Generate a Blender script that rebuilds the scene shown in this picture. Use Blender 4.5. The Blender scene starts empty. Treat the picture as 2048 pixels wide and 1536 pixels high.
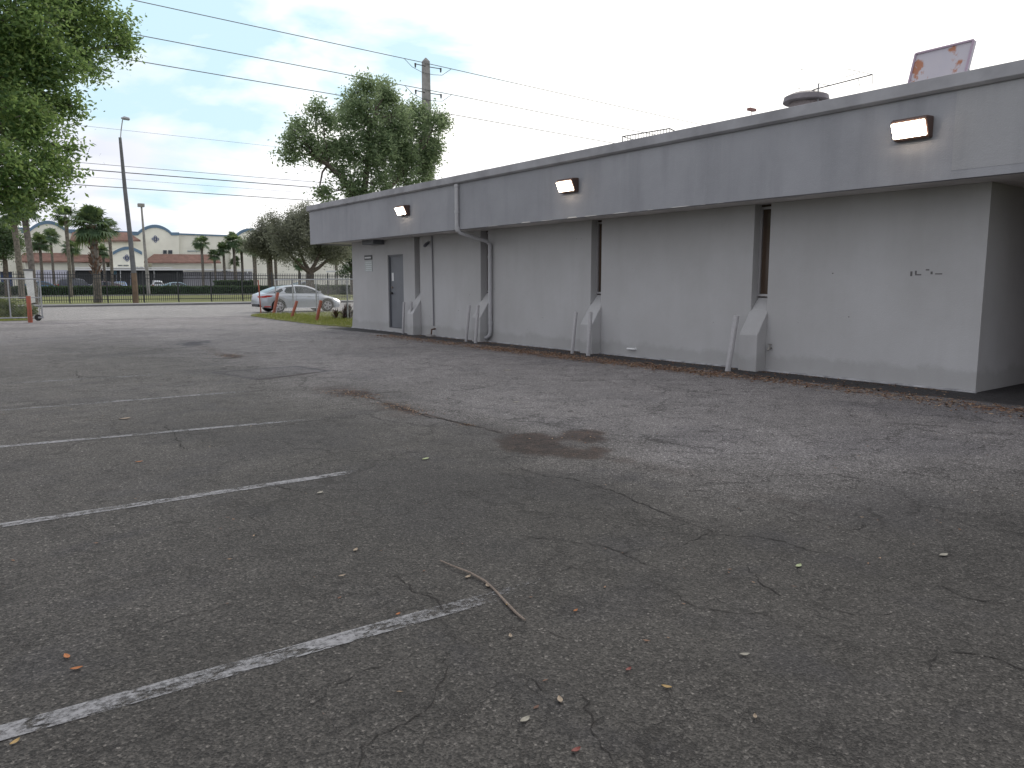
import bpy, math, random
import numpy as np
from mathutils import Vector, Matrix, noise
R = math.radians
rnd = random.Random(7)
SC = bpy.context.scene
COL = SC.collection

# ------------------------------------------------------------------ camera
CAM_H, FPX, PITCH, YAW = 1.53, 1530.0, 7.5, 37.0
cam_d = bpy.data.cameras.new('camera'); cam = bpy.data.objects.new('camera', cam_d); COL.objects.link(cam)
cam.location = (0, 0, CAM_H); cam.rotation_euler = (R(90 - PITCH), 0, R(-YAW))
cam_d.sensor_width = 36; cam_d.lens = FPX / 2048 * 36; cam_d.clip_end = 3000; cam_d.clip_start = 0.05
SC.camera = cam

# ------------------------------------------------------------------ sky and sun
SUN_EL, SUN_AZ = 27.0, 62.0
w = bpy.data.worlds.new("World"); SC.world = w; w.use_nodes = True
nt = w.node_tree; nt.nodes.clear()
def N(nt, t, **kw):
    n = nt.nodes.new(t)
    for k, v in kw.items():
        if k == 'inp':
            for a, b in v.items(): n.inputs[a].default_value = b
        else: setattr(n, k, v)
    return n
def L(nt, a, b): nt.links.new(a, b)
def ramp(nt, fac, pts):
    r = N(nt, 'ShaderNodeValToRGB'); e = r.color_ramp.elements
    while len(e) < len(pts): e.new(0.5)
    for i, (p, c) in enumerate(pts):
        e[i].position = p; e[i].color = (c, c, c, 1) if not hasattr(c, '__len__') else (*c, 1)
    if fac is not None: L(nt, fac, r.inputs[0])
    return r
def mth(nt, op, a, b=None, clamp=False):
    m = N(nt, 'ShaderNodeMath', operation=op, use_clamp=clamp)
    for i, v in enumerate((a, b)):
        if v is None: continue
        if isinstance(v, (int, float)): m.inputs[i].default_value = v
        else: L(nt, v, m.inputs[i])
    return m.outputs[0]
def mixc(nt, fac, a, b, mode='MIX'):
    m = N(nt, 'ShaderNodeMix', data_type='RGBA', blend_type=mode, clamp_factor=True)
    for s, v in ((0, fac), (6, a), (7, b)):
        if isinstance(v, (int, float)): m.inputs[s].default_value = v
        elif isinstance(v, tuple): m.inputs[s].default_value = (*v, 1)
        else: L(nt, v, m.inputs[s])
    return m.outputs[2]

out = N(nt, 'ShaderNodeOutputWorld'); bg = N(nt, 'ShaderNodeBackground'); bg.inputs[1].default_value = 0.1
sky = N(nt, 'ShaderNodeTexSky', sky_type='NISHITA'); sky.sun_disc = False
sky.sun_elevation = R(SUN_EL); sky.sun_rotation = R(SUN_AZ); sky.air_density = 1.0; sky.dust_density = 1.5
tc = N(nt, 'ShaderNodeTexCoord'); sep = N(nt, 'ShaderNodeSeparateXYZ'); L(nt, tc.outputs['Generated'], sep.inputs[0])
zc = mth(nt, 'MAXIMUM', sep.outputs[2], 0.0)
den = mth(nt, 'ADD', zc, 0.22)
cx = mth(nt, 'DIVIDE', sep.outputs[0], den); cy = mth(nt, 'DIVIDE', sep.outputs[1], den)
cmb = N(nt, 'ShaderNodeCombineXYZ'); L(nt, cx, cmb.inputs[0]); L(nt, cy, cmb.inputs[1])
n1 = N(nt, 'ShaderNodeTexNoise', inp={'Scale': 2.1, 'Detail': 7, 'Roughness': 0.52, 'Distortion': 0.25}); L(nt, cmb.outputs[0], n1.inputs[0])
n2 = N(nt, 'ShaderNodeTexNoise', inp={'Scale': 1.3, 'Detail': 5, 'Roughness': 0.5}); 
mp = N(nt, 'ShaderNodeMapping'); mp.inputs[1].default_value = (4.3, 1.7, 0); L(nt, cmb.outputs[0], mp.inputs[0]); L(nt, mp.outputs[0], n2.inputs[0])
# the open blue gap: one real direction in the sky
dv = N(nt, 'ShaderNodeVectorMath', operation='DOT_PRODUCT'); L(nt, tc.outputs['Generated'], dv.inputs[0])
GAP = Vector((math.sin(R(16)) * math.cos(R(23)), math.cos(R(16)) * math.cos(R(23)), math.sin(R(23))))
dv.inputs[1].default_value = GAP
gap = ramp(nt, dv.outputs['Value'], [(0.925, 0.0), (0.99, 1.0)]).outputs[0]
cl = mth(nt, 'SUBTRACT', mth(nt, 'ADD', n1.outputs[0], 0.13), mth(nt, 'MULTIPLY', gap, 0.40))
cmask = ramp(nt, cl, [(0.25, 0.0), (0.44, 1.0)]).outputs[0]
sd = N(nt, 'ShaderNodeVectorMath', operation='DOT_PRODUCT'); L(nt, tc.outputs['Generated'], sd.inputs[0])
sd.inputs[1].default_value = (math.sin(R(SUN_AZ)) * math.cos(R(SUN_EL)), math.cos(R(SUN_AZ)) * math.cos(R(SUN_EL)), math.sin(R(SUN_EL)))
glow = ramp(nt, sd.outputs['Value'], [(0.55, 0.0), (0.98, 1.0)]).outputs[0]
shade = ramp(nt, n2.outputs[0], [(0.36, (7.6, 8.0, 9.4)), (0.55, (10.8, 10.9, 11.2))]).outputs[0]
cloudc = mixc(nt, glow, shade, (17.0, 16.6, 15.8))
bluec = mixc(nt, 0.9, sky.outputs[0], (7.2, 9.8, 11.3))
skyc = mixc(nt, cmask, bluec, cloudc)
L(nt, skyc, bg.inputs[0]); L(nt, bg.outputs[0], out.inputs[0])

sun_d = bpy.data.lights.new('sun', 'SUN'); sun_d.energy = 0.9; sun_d.angle = R(14); sun_d.color = (1, 0.93, 0.82)
sun = bpy.data.objects.new('sun', sun_d); COL.objects.link(sun)
sv = Vector((math.sin(R(SUN_AZ)) * math.cos(R(SUN_EL)), math.cos(R(SUN_AZ)) * math.cos(R(SUN_EL)), math.sin(R(SUN_EL))))
sun.rotation_euler = sv.to_track_quat('Z', 'Y').to_euler(); sun.location = (60, 40, 60)
SC.view_settings.view_transform = 'Standard'; SC.view_settings.look = 'None'
SC.view_settings.exposure = 0.0; SC.view_settings.gamma = 1
SC.cycles.transparent_max_bounces = 16

# ------------------------------------------------------------------ survey helpers (photo pixel -> point at a known distance)
_p, _y = R(PITCH), R(YAW)
_F = np.array([math.sin(_y) * math.cos(_p), math.cos(_y) * math.cos(_p), -math.sin(_p)])
_Rt = np.array([math.cos(_y), -math.sin(_y), 0.0]); _U = np.cross(_Rt, _F)
def ray(x, y): return _F * FPX + _Rt * (x - 1024) - _U * (y - 768)
def G(x, y, z=0.0):
    d = ray(x, y); return d * ((z - CAM_H) / d[2]) + [0, 0, CAM_H]
def onY(x, y, Y):
    d = ray(x, y); return d * (Y / d[1]) + [0, 0, CAM_H]
def onX(x, y, X):
    d = ray(x, y); return d * (X / d[0]) + [0, 0, CAM_H]

# ------------------------------------------------------------------ object helpers
def tag(o, label=None, cat=None, group=None, kind=None):
    if label: o['label'] = label
    if cat: o['category'] = cat
    if group: o['group'] = group
    if kind: o['kind'] = kind
    return o
def thing(name, label, cat, loc=(0, 0, 0), group=None):
    o = bpy.data.objects.new(name, None); COL.objects.link(o); o.location = loc; o.empty_display_size = 0.2
    return tag(o, label, cat, group)
def root_loc(o):
    while o.parent: o = o.parent
    return np.array(o.location)
class MB:
    def __init__(s): s.v = []; s.f = []; s.mi = []
    def add(s, vs, fs, m=0):
        b = len(s.v); s.v += [tuple(map(float, v)) for v in vs]; s.f += [tuple(b + i for i in f) for f in fs]; s.mi += [m] * len(fs); return s
    def box(s, x0, x1, y0, y1, z0, z1, m=0):
        vs = [(x, y, z) for z in (z0, z1) for y in (y0, y1) for x in (x0, x1)]
        return s.add(vs, [(0, 2, 3, 1), (4, 5, 7, 6), (0, 1, 5, 4), (2, 6, 7, 3), (0, 4, 6, 2), (1, 3, 7, 5)], m)
    def tube(s, pts, rs, n=8, cap=True, m=0):
        pts = [Vector(p) for p in pts]
        if not hasattr(rs, '__len__'): rs = [rs] * len(pts)
        vs = []; prev = None
        for i, p in enumerate(pts):
            d = (pts[min(i + 1, len(pts) - 1)] - pts[max(i - 1, 0)]).normalized()
            a = d.orthogonal().normalized() if prev is None else (prev - d * prev.dot(d)).normalized()
            prev = a; b = d.cross(a)
            for k in range(n):
                t = 2 * math.pi * k / n
                vs.append(p + (a * math.cos(t) + b * math.sin(t)) * rs[i])
        fs = [(i * n + k, i * n + (k + 1) % n, (i + 1) * n + (k + 1) % n, (i + 1) * n + k) for i in range(len(pts) - 1) for k in range(n)]
        if cap: fs += [tuple(range(n - 1, -1, -1)), tuple((len(pts) - 1) * n + k for k in range(n))]
        return s.add(vs, fs, m)
    def prism(s, poly, axis, a0, a1, m=0):
        # poly: list of 2D points, extruded along axis ('x','y','z')
        def P(u, v, a): return (a, u, v) if axis == 'x' else ((u, a, v) if axis == 'y' else (u, v, a))
        n = len(poly); vs = [P(u, v, a0) for u, v in poly] + [P(u, v, a1) for u, v in poly]
        fs = [tuple(range(n)), tuple(range(2 * n - 1, n - 1, -1))] + [(i, n + i, n + (i + 1) % n, (i + 1) % n) for i in range(n)]
        return s.add(vs, fs, m)
    def build(s, name, mat, parent=None, smooth=False, origin=None, bevel=0, loc=None):
        if parent is not None: o0 = root_loc(parent)
        else: o0 = np.array(origin if origin is not None else (0, 0, 0), float)
        me = bpy.data.meshes.new(name)
        me.from_pydata((np.array(s.v, float) - o0).tolist(), [], s.f)
        mats = mat if isinstance(mat, (list, tuple)) else [mat]
        for m in mats: me.materials.append(m)
        me.polygons.foreach_set('material_index', s.mi)
        if smooth: me.polygons.foreach_set('use_smooth', [True] * len(s.f))
        me.update()
        import bmesh
        bm = bmesh.new(); bm.from_mesh(me); bmesh.ops.recalc_face_normals(bm, faces=bm.faces); bm.to_mesh(me); bm.free()
        if smooth:
            try: me.set_sharp_from_angle(angle=R(42))
            except Exception: pass
        o = bpy.data.objects.new(name, me); COL.objects.link(o)
        if parent is not None: o.parent = parent
        else: o.location = o0
        if bevel:
            b = o.modifiers.new('bevel', 'BEVEL'); b.width = bevel; b.segments = 2; b.limit_method = 'ANGLE'
        return o
def quads_obj(name, V, F, mat, parent=None, origin=(0, 0, 0), tri=False, smooth=False):
    o0 = root_loc(parent) if parent is not None else np.array(origin, float)
    me = bpy.data.meshes.new(name); k = F.shape[1]
    me.vertices.add(len(V)); me.vertices.foreach_set('co', (V - o0).astype(np.float32).ravel())
    me.loops.add(F.size); me.loops.foreach_set('vertex_index', F.astype(np.int32).ravel())
    me.polygons.add(len(F)); me.polygons.foreach_set('loop_start', np.arange(0, F.size, k, dtype=np.int32))
    me.polygons.foreach_set('loop_total', np.full(len(F), k, dtype=np.int32))
    me.materials.append(mat); me.update(calc_edges=True); me.validate()
    o = bpy.data.objects.new(name, me); COL.objects.link(o)
    if parent is not None: o.parent = parent
    else: o.location = o0
    return o

# ------------------------------------------------------------------ materials
def mat(name, col=(0.5, 0.5, 0.5), rough=0.6, metal=0.0, var=0.0, vscale=3.0, bump=0.0, bscale=60.0, emit=None, estr=0, spec=0.5, stretch=None, col2=None, coat=0):
    m = bpy.data.materials.new(name); m.use_nodes = True; nt = m.node_tree; b = nt.nodes['Principled BSDF']
    b.inputs['Base Color'].default_value = (*col, 1); b.inputs['Roughness'].default_value = rough; b.inputs['Metallic'].default_value = metal
    b.inputs['Specular IOR Level'].default_value = spec; b.inputs['Coat Weight'].default_value = coat
    tcn = N(nt, 'ShaderNodeTexCoord'); src = tcn.outputs['Object']
    if stretch:
        mpn = N(nt, 'ShaderNodeMapping'); mpn.inputs[3].default_value = stretch; L(nt, src, mpn.inputs[0]); src2 = mpn.outputs[0]
    else: src2 = src
    if var:
        nz = N(nt, 'ShaderNodeTexNoise', inp={'Scale': vscale, 'Detail': 6, 'Roughness': 0.6}); L(nt, src2, nz.inputs[0])
        c2 = col2 if col2 else tuple(c * (1 - var) for c in col)
        f = ramp(nt, nz.outputs[0], [(0.35, 0.0), (0.65, 1.0)]).outputs[0]
        L(nt, mixc(nt, f, c2, tuple(min(1, c * (1 + var * 0.4)) for c in col) if not col2 else col), b.inputs['Base Color'])
    if bump:
        nz = N(nt, 'ShaderNodeTexNoise', inp={'Scale': bscale, 'Detail': 5, 'Roughness': 0.6}); L(nt, src, nz.inputs[0])
        bp = N(nt, 'ShaderNodeBump', inp={'Strength': bump, 'Distance': 0.02}); L(nt, nz.outputs[0], bp.inputs['Height']); L(nt, bp.outputs[0], b.inputs['Normal'])
    if emit:
        b.inputs['Emission Color'].default_value = (*emit, 1); b.inputs['Emission Strength'].default_value = estr
    return m
def leafmat(name, c1, c2, c3=None, trans=0.35, rough=0.5, tcol=(0.30, 0.38, 0.10)):
    m = bpy.data.materials.new(name); m.use_nodes = True; nt = m.node_tree; b = nt.nodes['Principled BSDF']; o = nt.nodes['Material Output']
    g = N(nt, 'ShaderNodeNewGeometry'); r = ramp(nt, g.outputs['Random Per Island'], [(0.0, c1), (0.55, c2), (1.0, c3 or c2)])
    L(nt, r.outputs[0], b.inputs['Base Color']); b.inputs['Roughness'].default_value = rough; b.inputs['Specular IOR Level'].default_value = 0.35
    tr = N(nt, 'ShaderNodeBsdfTranslucent'); L(nt, mixc(nt, 0.6, r.outputs[0], tcol), tr.inputs[0])
    mx = N(nt, 'ShaderNodeMixShader'); mx.inputs[0].default_value = trans
    L(nt, b.outputs[0], mx.inputs[1]); L(nt, tr.outputs[0], mx.inputs[2]); L(nt, mx.outputs[0], o.inputs[0])
    return m

def stucco(name, base, dark, streak=0.35, bump=0.35):
    m = bpy.data.materials.new(name); m.use_nodes = True; nt = m.node_tree; b = nt.nodes['Principled BSDF']
    t = N(nt, 'ShaderNodeTexCoord').outputs['Object']
    a = N(nt, 'ShaderNodeTexNoise', inp={'Scale': 0.55, 'Detail': 6, 'Roughness': 0.6}); L(nt, t, a.inputs[0])
    mpn = N(nt, 'ShaderNodeMapping'); mpn.inputs[3].default_value = (1.2, 1.2, 0.18); L(nt, t, mpn.inputs[0])
    s = N(nt, 'ShaderNodeTexNoise', inp={'Scale': 2.4, 'Detail': 5, 'Roughness': 0.6}); L(nt, mpn.outputs[0], s.inputs[0])
    c = mixc(nt, mth(nt, 'MULTIPLY', ramp(nt, a.outputs[0], [(0.38, 0.0), (0.66, 1.0)]).outputs[0], 0.55), base, dark)
    c = mixc(nt, mth(nt, 'MULTIPLY', ramp(nt, s.outputs[0], [(0.48, 0.0), (0.72, 1.0)]).outputs[0], streak), c, dark)
    # splash dirt and mildew along the foot of the wall: has its own shape
    sp = N(nt, 'ShaderNodeSeparateXYZ'); L(nt, t, sp.inputs[0])
    e = N(nt, 'ShaderNodeTexNoise', inp={'Scale': 2.2, 'Detail': 7, 'Roughness': 0.7}); L(nt, t, e.inputs[0])
    hgt = mth(nt, 'ADD', sp.outputs[2], mth(nt, 'MULTIPLY', e.outputs[0], -0.45))
    ft = ramp(nt, hgt, [(0.0, 1.0), (0.10, 0.0)]).outputs[0]
    c = mixc(nt, mth(nt, 'MULTIPLY', ft, 0.22), c, (0.16, 0.155, 0.14))
    L(nt, c, b.inputs['Base Color']); b.inputs['Roughness'].default_value = 0.85; b.inputs['Specular IOR Level'].default_value = 0.25
    f = N(nt, 'ShaderNodeTexNoise', inp={'Scale': 55, 'Detail': 5, 'Roughness': 0.65}); L(nt, t, f.inputs[0])
    f2 = N(nt, 'ShaderNodeTexNoise', inp={'Scale': 5, 'Detail': 4, 'Roughness': 0.6}); L(nt, t, f2.inputs[0])
    hh = mth(nt, 'ADD', f.outputs[0], mth(nt, 'MULTIPLY', f2.outputs[0], 1.6))
    bp = N(nt, 'ShaderNodeBump', inp={'Strength': bump, 'Distance': 0.012}); L(nt, hh, bp.inputs['Height']); L(nt, bp.outputs[0], b.inputs['Normal'])
    return m

WALL = stucco('painted_stucco', (0.445, 0.445, 0.455), (0.36, 0.355, 0.355), 0.28)
FASCIA = stucco('fascia_stucco', (0.315, 0.32, 0.345), (0.225, 0.23, 0.25), 0.55)
COPING = mat('coping_metal', (0.29, 0.29, 0.31), 0.7, 0.0, 0.25, 1.5)
SOFFIT = mat('soffit_paint', (0.62, 0.60, 0.585), 0.85, 0, 0.3, 1.2)
ROOFM = mat('roof_gravel', (0.3, 0.3, 0.3), 0.9, 0, 0.3, 3)
DOORM = mat('door_grey', (0.135, 0.145, 0.165), 0.5, 0, 0.15, 2)
DARKFR = mat('frame_grey', (0.10, 0.105, 0.12), 0.5)
ALU = mat('aluminium', (0.42, 0.41, 0.42), 0.4, 0.5)
BRONZEGL = mat('amber_glass', (0.05, 0.035, 0.028), 0.12, 0, 0.5, 1.2, col2=(0.075, 0.05, 0.035), spec=0.35)
BROWNMET = mat('lamp_bronze', (0.075, 0.045, 0.038), 0.45, 0.2)
LENS = mat('lamp_lens', (0.9, 0.85, 0.75), 0.3, emit=(1.0, 0.84, 0.66), estr=16)
PIPE = mat('pipe_paint', (0.41, 0.41, 0.43), 0.6, 0, 0.08, 9)
BOLL = mat('bollard_paint', (0.42, 0.415, 0.43), 0.7, 0, 0.10, 14)
RED = mat('faded_red_paint', (0.36, 0.075, 0.04), 0.6, 0, 0.5, 6, col2=(0.22, 0.09, 0.06))
GALV = mat('galvanised', (0.36, 0.37, 0.39), 0.45, 0.6, 0.2, 8)
BLACKM = mat('black_fence_metal', (0.022, 0.025, 0.03), 0.45)
RUBBER = mat('rubber', (0.02, 0.02, 0.02), 0.8)
CONC = mat('concrete_pole', (0.30, 0.29, 0.285), 0.85, 0, 0.3, 2, 0.2)
CONCD = mat('concrete_pole_dark', (0.13, 0.135, 0.14), 0.85, 0, 0.3, 2)
POLEBR = mat('pole_brown_stain', (0.15, 0.105, 0.07), 0.85, 0, 0.3, 2)
WIREM = mat('cable_black', (0.05, 0.05, 0.055), 0.6)
WIREG = mat('cable_grey', (0.16, 0.165, 0.18), 0.5)
BARK = mat('bark', (0.105, 0.085, 0.07), 0.9, 0, 0.5, 6, 0.8, 12)
BARKL = mat('bark_light', (0.17, 0.15, 0.13), 0.9, 0, 0.4, 6, 0.6, 12)
PALMB = mat('palm_bark', (0.17, 0.15, 0.13), 0.9, 0, 0.5, 5, 0.8, 10)
BOOT = mat('palm_boots', (0.20, 0.125, 0.09), 0.9, 0, 0.5, 5)
LEAFN = leafmat('leaf_near', (0.03, 0.075, 0.04), (0.09, 0.16, 0.055), (0.24, 0.30, 0.10), 0.6, tcol=(0.38, 0.54, 0.18))
LEAFC = leafmat('leaf_centre', (0.07, 0.12, 0.07), (0.14, 0.20, 0.11), (0.23, 0.29, 0.17), 0.65, tcol=(0.44, 0.54, 0.30))
LEAFO = leafmat('leaf_oak', (0.10, 0.11, 0.09), (0.16, 0.17, 0.13), (0.22, 0.23, 0.18), 0.55, tcol=(0.32, 0.34, 0.24))
LEAFP = leafmat('leaf_palm', (0.05, 0.09, 0.055), (0.09, 0.145, 0.085), (0.14, 0.20, 0.12), 0.35)
LEAFH = leafmat('leaf_hedge', (0.02, 0.055, 0.025), (0.035, 0.08, 0.035), (0.06, 0.11, 0.05), 0.2)
LEAFS = leafmat('leaf_shrub', (0.03, 0.06, 0.014), (0.06, 0.09, 0.02), (0.14, 0.13, 0.04), 0.3)
LEAFR = leafmat('leaf_bromeliad', (0.035, 0.012, 0.02), (0.06, 0.018, 0.03), (0.14, 0.05, 0.06), 0.1)
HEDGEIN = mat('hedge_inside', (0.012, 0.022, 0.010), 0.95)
GRASSB = leafmat('grass_blades', (0.11, 0.13, 0.02), (0.18, 0.20, 0.035), (0.32, 0.28, 0.10), 0.3)
DEADL = leafmat('dead_leaves', (0.09, 0.042, 0.03), (0.19, 0.10, 0.06), (0.38, 0.27, 0.18), 0.05, 0.7)
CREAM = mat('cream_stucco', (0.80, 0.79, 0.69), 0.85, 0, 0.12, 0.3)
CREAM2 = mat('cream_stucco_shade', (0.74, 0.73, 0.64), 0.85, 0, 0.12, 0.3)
BLUETR = mat('blue_trim', (0.12, 0.20, 0.29), 0.6, 0, 0.15, 1)
TILE = mat('clay_tile', (0.22, 0.125, 0.10), 0.8, 0, 0.25, 1.5, 0.8, 6)
WHITEP = mat('white_paint', (0.7, 0.71, 0.72), 0.6)
DGREY = mat('painted_recess_shade', (0.05, 0.055, 0.06), 0.8, 0, 0.3, 0.4)
WINDK = mat('dark_window', (0.05, 0.06, 0.07), 0.2)
GLASS = mat('car_glass', (0.03, 0.04, 0.05), 0.06, 0, spec=0.8)
SILVER = mat('car_silver', (0.42, 0.45, 0.50), 0.28, 0.35, coat=0.6)
TAILR = mat('tail_lens', (0.45, 0.03, 0.025), 0.2, coat=0.5)
HEADL = mat('head_lens', (0.8, 0.8, 0.8), 0.1, emit=(1, 0.97, 0.88), estr=2.5)
RIM = mat('alloy_rim', (0.38, 0.38, 0.41), 0.35, 0.7)
PLASTIC = mat('dark_plastic', (0.03, 0.03, 0.035), 0.6)

# ------------------------------------------------------------------ asphalt
def asphalt_mat(name, attr=True, base=(0.060, 0.0555, 0.051), crack=0.8, offset=0.0):
    m = bpy.data.materials.new(name); m.use_nodes = True; nt = m.node_tree; b = nt.nodes['Principled BSDF']
    t = N(nt, 'ShaderNodeTexCoord').outputs['Object']
    def noise_(s, d=5, r=0.6, dist=0): 
        n = N(nt, 'ShaderNodeTexNoise', inp={'Scale': s, 'Detail': d, 'Roughness': r, 'Distortion': dist}); L(nt, t, n.inputs[0]); return n
    col = None
    big = noise_(0.35, 6, 0.6); med = noise_(2.3, 6, 0.65, 0.4); fine = noise_(38, 4, 0.75)
    vor = N(nt, 'ShaderNodeTexVoronoi', feature='F1', inp={'Scale': 95.0}); L(nt, t, vor.inputs[0])
    k = mixc(nt, ramp(nt, big.outputs[0], [(0.3, 0.0), (0.7, 1.0)]).outputs[0], tuple(c * 0.86 for c in base), tuple(c * 1.1 for c in base))
    k = mixc(nt, mth(nt, 'MULTIPLY', ramp(nt, med.outputs[0], [(0.40, 1.0), (0.58, 0.0)]).outputs[0], 0.42), k, tuple(c * 0.62 for c in base))
    # aggregate: each stone has its own grey
    stone = ramp(nt, vor.outputs['Color'], [(0.15, 0.35), (0.5, 0.9), (0.82, 1.5), (0.97, 3.4)]).outputs[0]
    k = mixc(nt, 0.9, k, stone, 'MULTIPLY')
    gaps = ramp(nt, fine.outputs[0], [(0.36, 0.40), (0.52, 1.0)]).outputs[0]
    k = mixc(nt, 0.8, k, gaps, 'MULTIPLY')
    pits = noise_(120, 4, 0.8)
    k = mixc(nt, 0.8, k, ramp(nt, pits.outputs[0], [(0.40, 0.25), (0.56, 1.35)]).outputs[0], 'MULTIPLY')
    if attr:
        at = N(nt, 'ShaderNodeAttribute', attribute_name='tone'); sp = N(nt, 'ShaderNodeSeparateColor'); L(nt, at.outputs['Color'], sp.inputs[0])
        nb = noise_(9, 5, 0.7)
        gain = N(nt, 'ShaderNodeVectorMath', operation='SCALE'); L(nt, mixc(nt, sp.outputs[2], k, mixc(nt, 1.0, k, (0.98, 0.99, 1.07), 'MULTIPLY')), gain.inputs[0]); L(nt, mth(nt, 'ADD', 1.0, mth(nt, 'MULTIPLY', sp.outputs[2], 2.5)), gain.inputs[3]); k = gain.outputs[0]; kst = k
        f1 = mth(nt, 'MULTIPLY', sp.outputs[0], mth(nt, 'ADD', 0.65, nb.outputs[0]), True)
        k = mixc(nt, f1, k, mixc(nt, ramp(nt, nb.outputs[0], [(0.35, 0.0), (0.65, 1.0)]).outputs[0], (0.020, 0.013, 0.010), mixc(nt, 1.0, kst, (0.62, 0.44, 0.36), 'MULTIPLY')))
        k = mixc(nt, mth(nt, 'MULTIPLY', sp.outputs[1], 0.9), k, mixc(nt, 0.5, (0.030, 0.030, 0.038), mixc(nt, 1.0, k, (0.42, 0.43, 0.52), 'MULTIPLY')))
    # cracks
    wn = noise_(1.6, 6, 0.7); vv = N(nt, 'ShaderNodeVectorMath', operation='MULTIPLY_ADD'); L(nt, wn.outputs['Color'], vv.inputs[0])
    vv.inputs[1].default_value = (0.9, 0.9, 0); L(nt, t, vv.inputs[2])
    hgt = None
    for sc, wd, thr in ((0.42, 0.006, 0.45), (1.5, 0.010, 0.50), (4.6, 0.022, 0.53), (10.0, 0.040, 0.58)):
        vo = N(nt, 'ShaderNodeTexVoronoi', feature='DISTANCE_TO_EDGE', inp={'Scale': sc}); L(nt, vv.outputs[0], vo.inputs[0])
        msk = noise_(0.5 + sc * 0.35, 3, 0.5)
        lim = ramp(nt, msk.outputs[0], [(thr - 0.03, 0.0), (thr + 0.05, 1.0)]).outputs[0]
        e = ramp(nt, vo.outputs['Distance'], [(wd * 0.25, 1.0), (wd, 0.0)]).outputs[0]
        e = mth(nt, 'MULTIPLY', mth(nt, 'MULTIPLY', e, lim), 0.85 * crack)
        k = mixc(nt, e, k, (0.016, 0.014, 0.013))
        hgt = e if hgt is None else mth(nt, 'MAXIMUM', hgt, e)
    L(nt, k, b.inputs['Base Color']); b.inputs['Roughness'].default_value = 0.82; b.inputs['Specular IOR Level'].default_value = 0.4
    hh = mth(nt, 'SUBTRACT', mth(nt, 'ADD', vor.outputs['Distance'], fine.outputs[0]), mth(nt, 'MULTIPLY', hgt, 2.5))
    bp = N(nt, 'ShaderNodeBump', inp={'Strength': 0.6, 'Distance': 0.006}); L(nt, hh, bp.inputs['Height']); L(nt, bp.outputs[0], b.inputs['Normal'])
    return m
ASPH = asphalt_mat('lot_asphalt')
ROADM = asphalt_mat('road_asphalt', False, (0.36, 0.345, 0.335), 0.15)
PAVE = mat('pavement_concrete', (0.27, 0.27, 0.265), 0.9, 0, 0.25, 0.8, 0.2)
KERB = mat('kerb_concrete', (0.15, 0.15, 0.155), 0.9, 0, 0.3, 0.8)
SOIL = mat('turf', (0.20, 0.22, 0.06), 0.95, 0, 0.4, 0.5, 0.5, 8, col2=(0.12, 0.125, 0.045))
PADM = mat('car_park_asphalt', (0.16, 0.16, 0.16), 0.9, 0, 0.2, 0.5)
WHITECURB = mat('limewashed_footing', (0.36, 0.36, 0.375), 0.9, 0, 0.45, 4, 0.4, 30)

def sheet(name, poly, z, m, thick=0.0):
    b = MB()
    if thick: b.prism(poly, 'z', z - thick, z)
    else: b.add([(x, y, z) for x, y in poly], [tuple(range(len(poly)))])
    return tag(b.build(name, m), kind='structure')
sheet('ground', [(-700, -300), (900, -300), (900, 1500), (-700, 1500)], -0.06, SOIL)
sheet('road', [(-200, 36.8), (260, 36.8), (260, 57.1), (-200, 57.1)], 0.004, ROADM)

# parking lot: a fine sheet with stains kept as a colour attribute
def sstep(a, b, x): t = np.clip((x - a) / (b - a), 0, 1); return t * t * (3 - 2 * t)
xs = np.concatenate([np.arange(-12, -1, 0.5), np.arange(-1, 13.0, 0.045), np.arange(13.0, 27, 0.5)])
ys = np.concatenate([np.arange(-6, 0.5, 0.5), np.arange(0.5, 16, 0.045), np.arange(16, 36.9, 0.08)])
XX, YY = np.meshgrid(xs, ys)
def vnoise(X, Y, s, seed):
    rs = np.random.RandomState(seed); g = rs.rand(128, 128)
    x = X * s + 1000; y = Y * s + 1000; xi = np.floor(x).astype(int); yi = np.floor(y).astype(int); fx = x - xi; fy = y - yi
    fx = fx * fx * (3 - 2 * fx); fy = fy * fy * (3 - 2 * fy)
    a = g[xi % 128, yi % 128]; b_ = g[(xi + 1) % 128, yi % 128]; c = g[xi % 128, (yi + 1) % 128]; d = g[(xi + 1) % 128, (yi + 1) % 128]
    return (a * (1 - fx) + b_ * fx) * (1 - fy) + (c * (1 - fx) + d * fx) * fy
def fbm(X, Y, s, seed, o=4):
    r = 0; a = 0.5; t = 0
    for i in range(o): r = r + a * vnoise(X, Y, s * 2 ** i, seed + i); t += a; a *= 0.5
    return r / t
nzA = fbm(XX, YY, 0.9, 3); nzB = fbm(XX, YY, 3.5, 11); nzC = fbm(XX, YY, 0.22, 23)
def ell(cx, cy, rx, ry, ang=0, soft=0.5, jit=0.5):
    a = R(ang); dx = XX - cx; dy = YY - cy
    u = (dx * math.cos(a) + dy * math.sin(a)) / rx; v = (-dx * math.sin(a) + dy * math.cos(a)) / ry
    d = np.sqrt(u * u + v * v) + (nzB - 0.5) * jit * 2
    return 1 - sstep(1 - soft, 1.0, d)
def seg(p, q, w0, jit=0.6):
    p = np.array(p[:2]); q = np.array(q[:2]); d = q - p; t = np.clip(((XX - p[0]) * d[0] + (YY - p[1]) * d[1]) / (d @ d), 0, 1)
    dist = np.hypot(XX - p[0] - t * d[0], YY - p[1] - t * d[1]); return 1 - sstep(0.25, 1.0, dist / w0 + (nzB - 0.5) * jit * 2)
red = np.zeros_like(XX); drk = np.zeros_like(XX); lit = np.zeros_like(XX)
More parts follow.
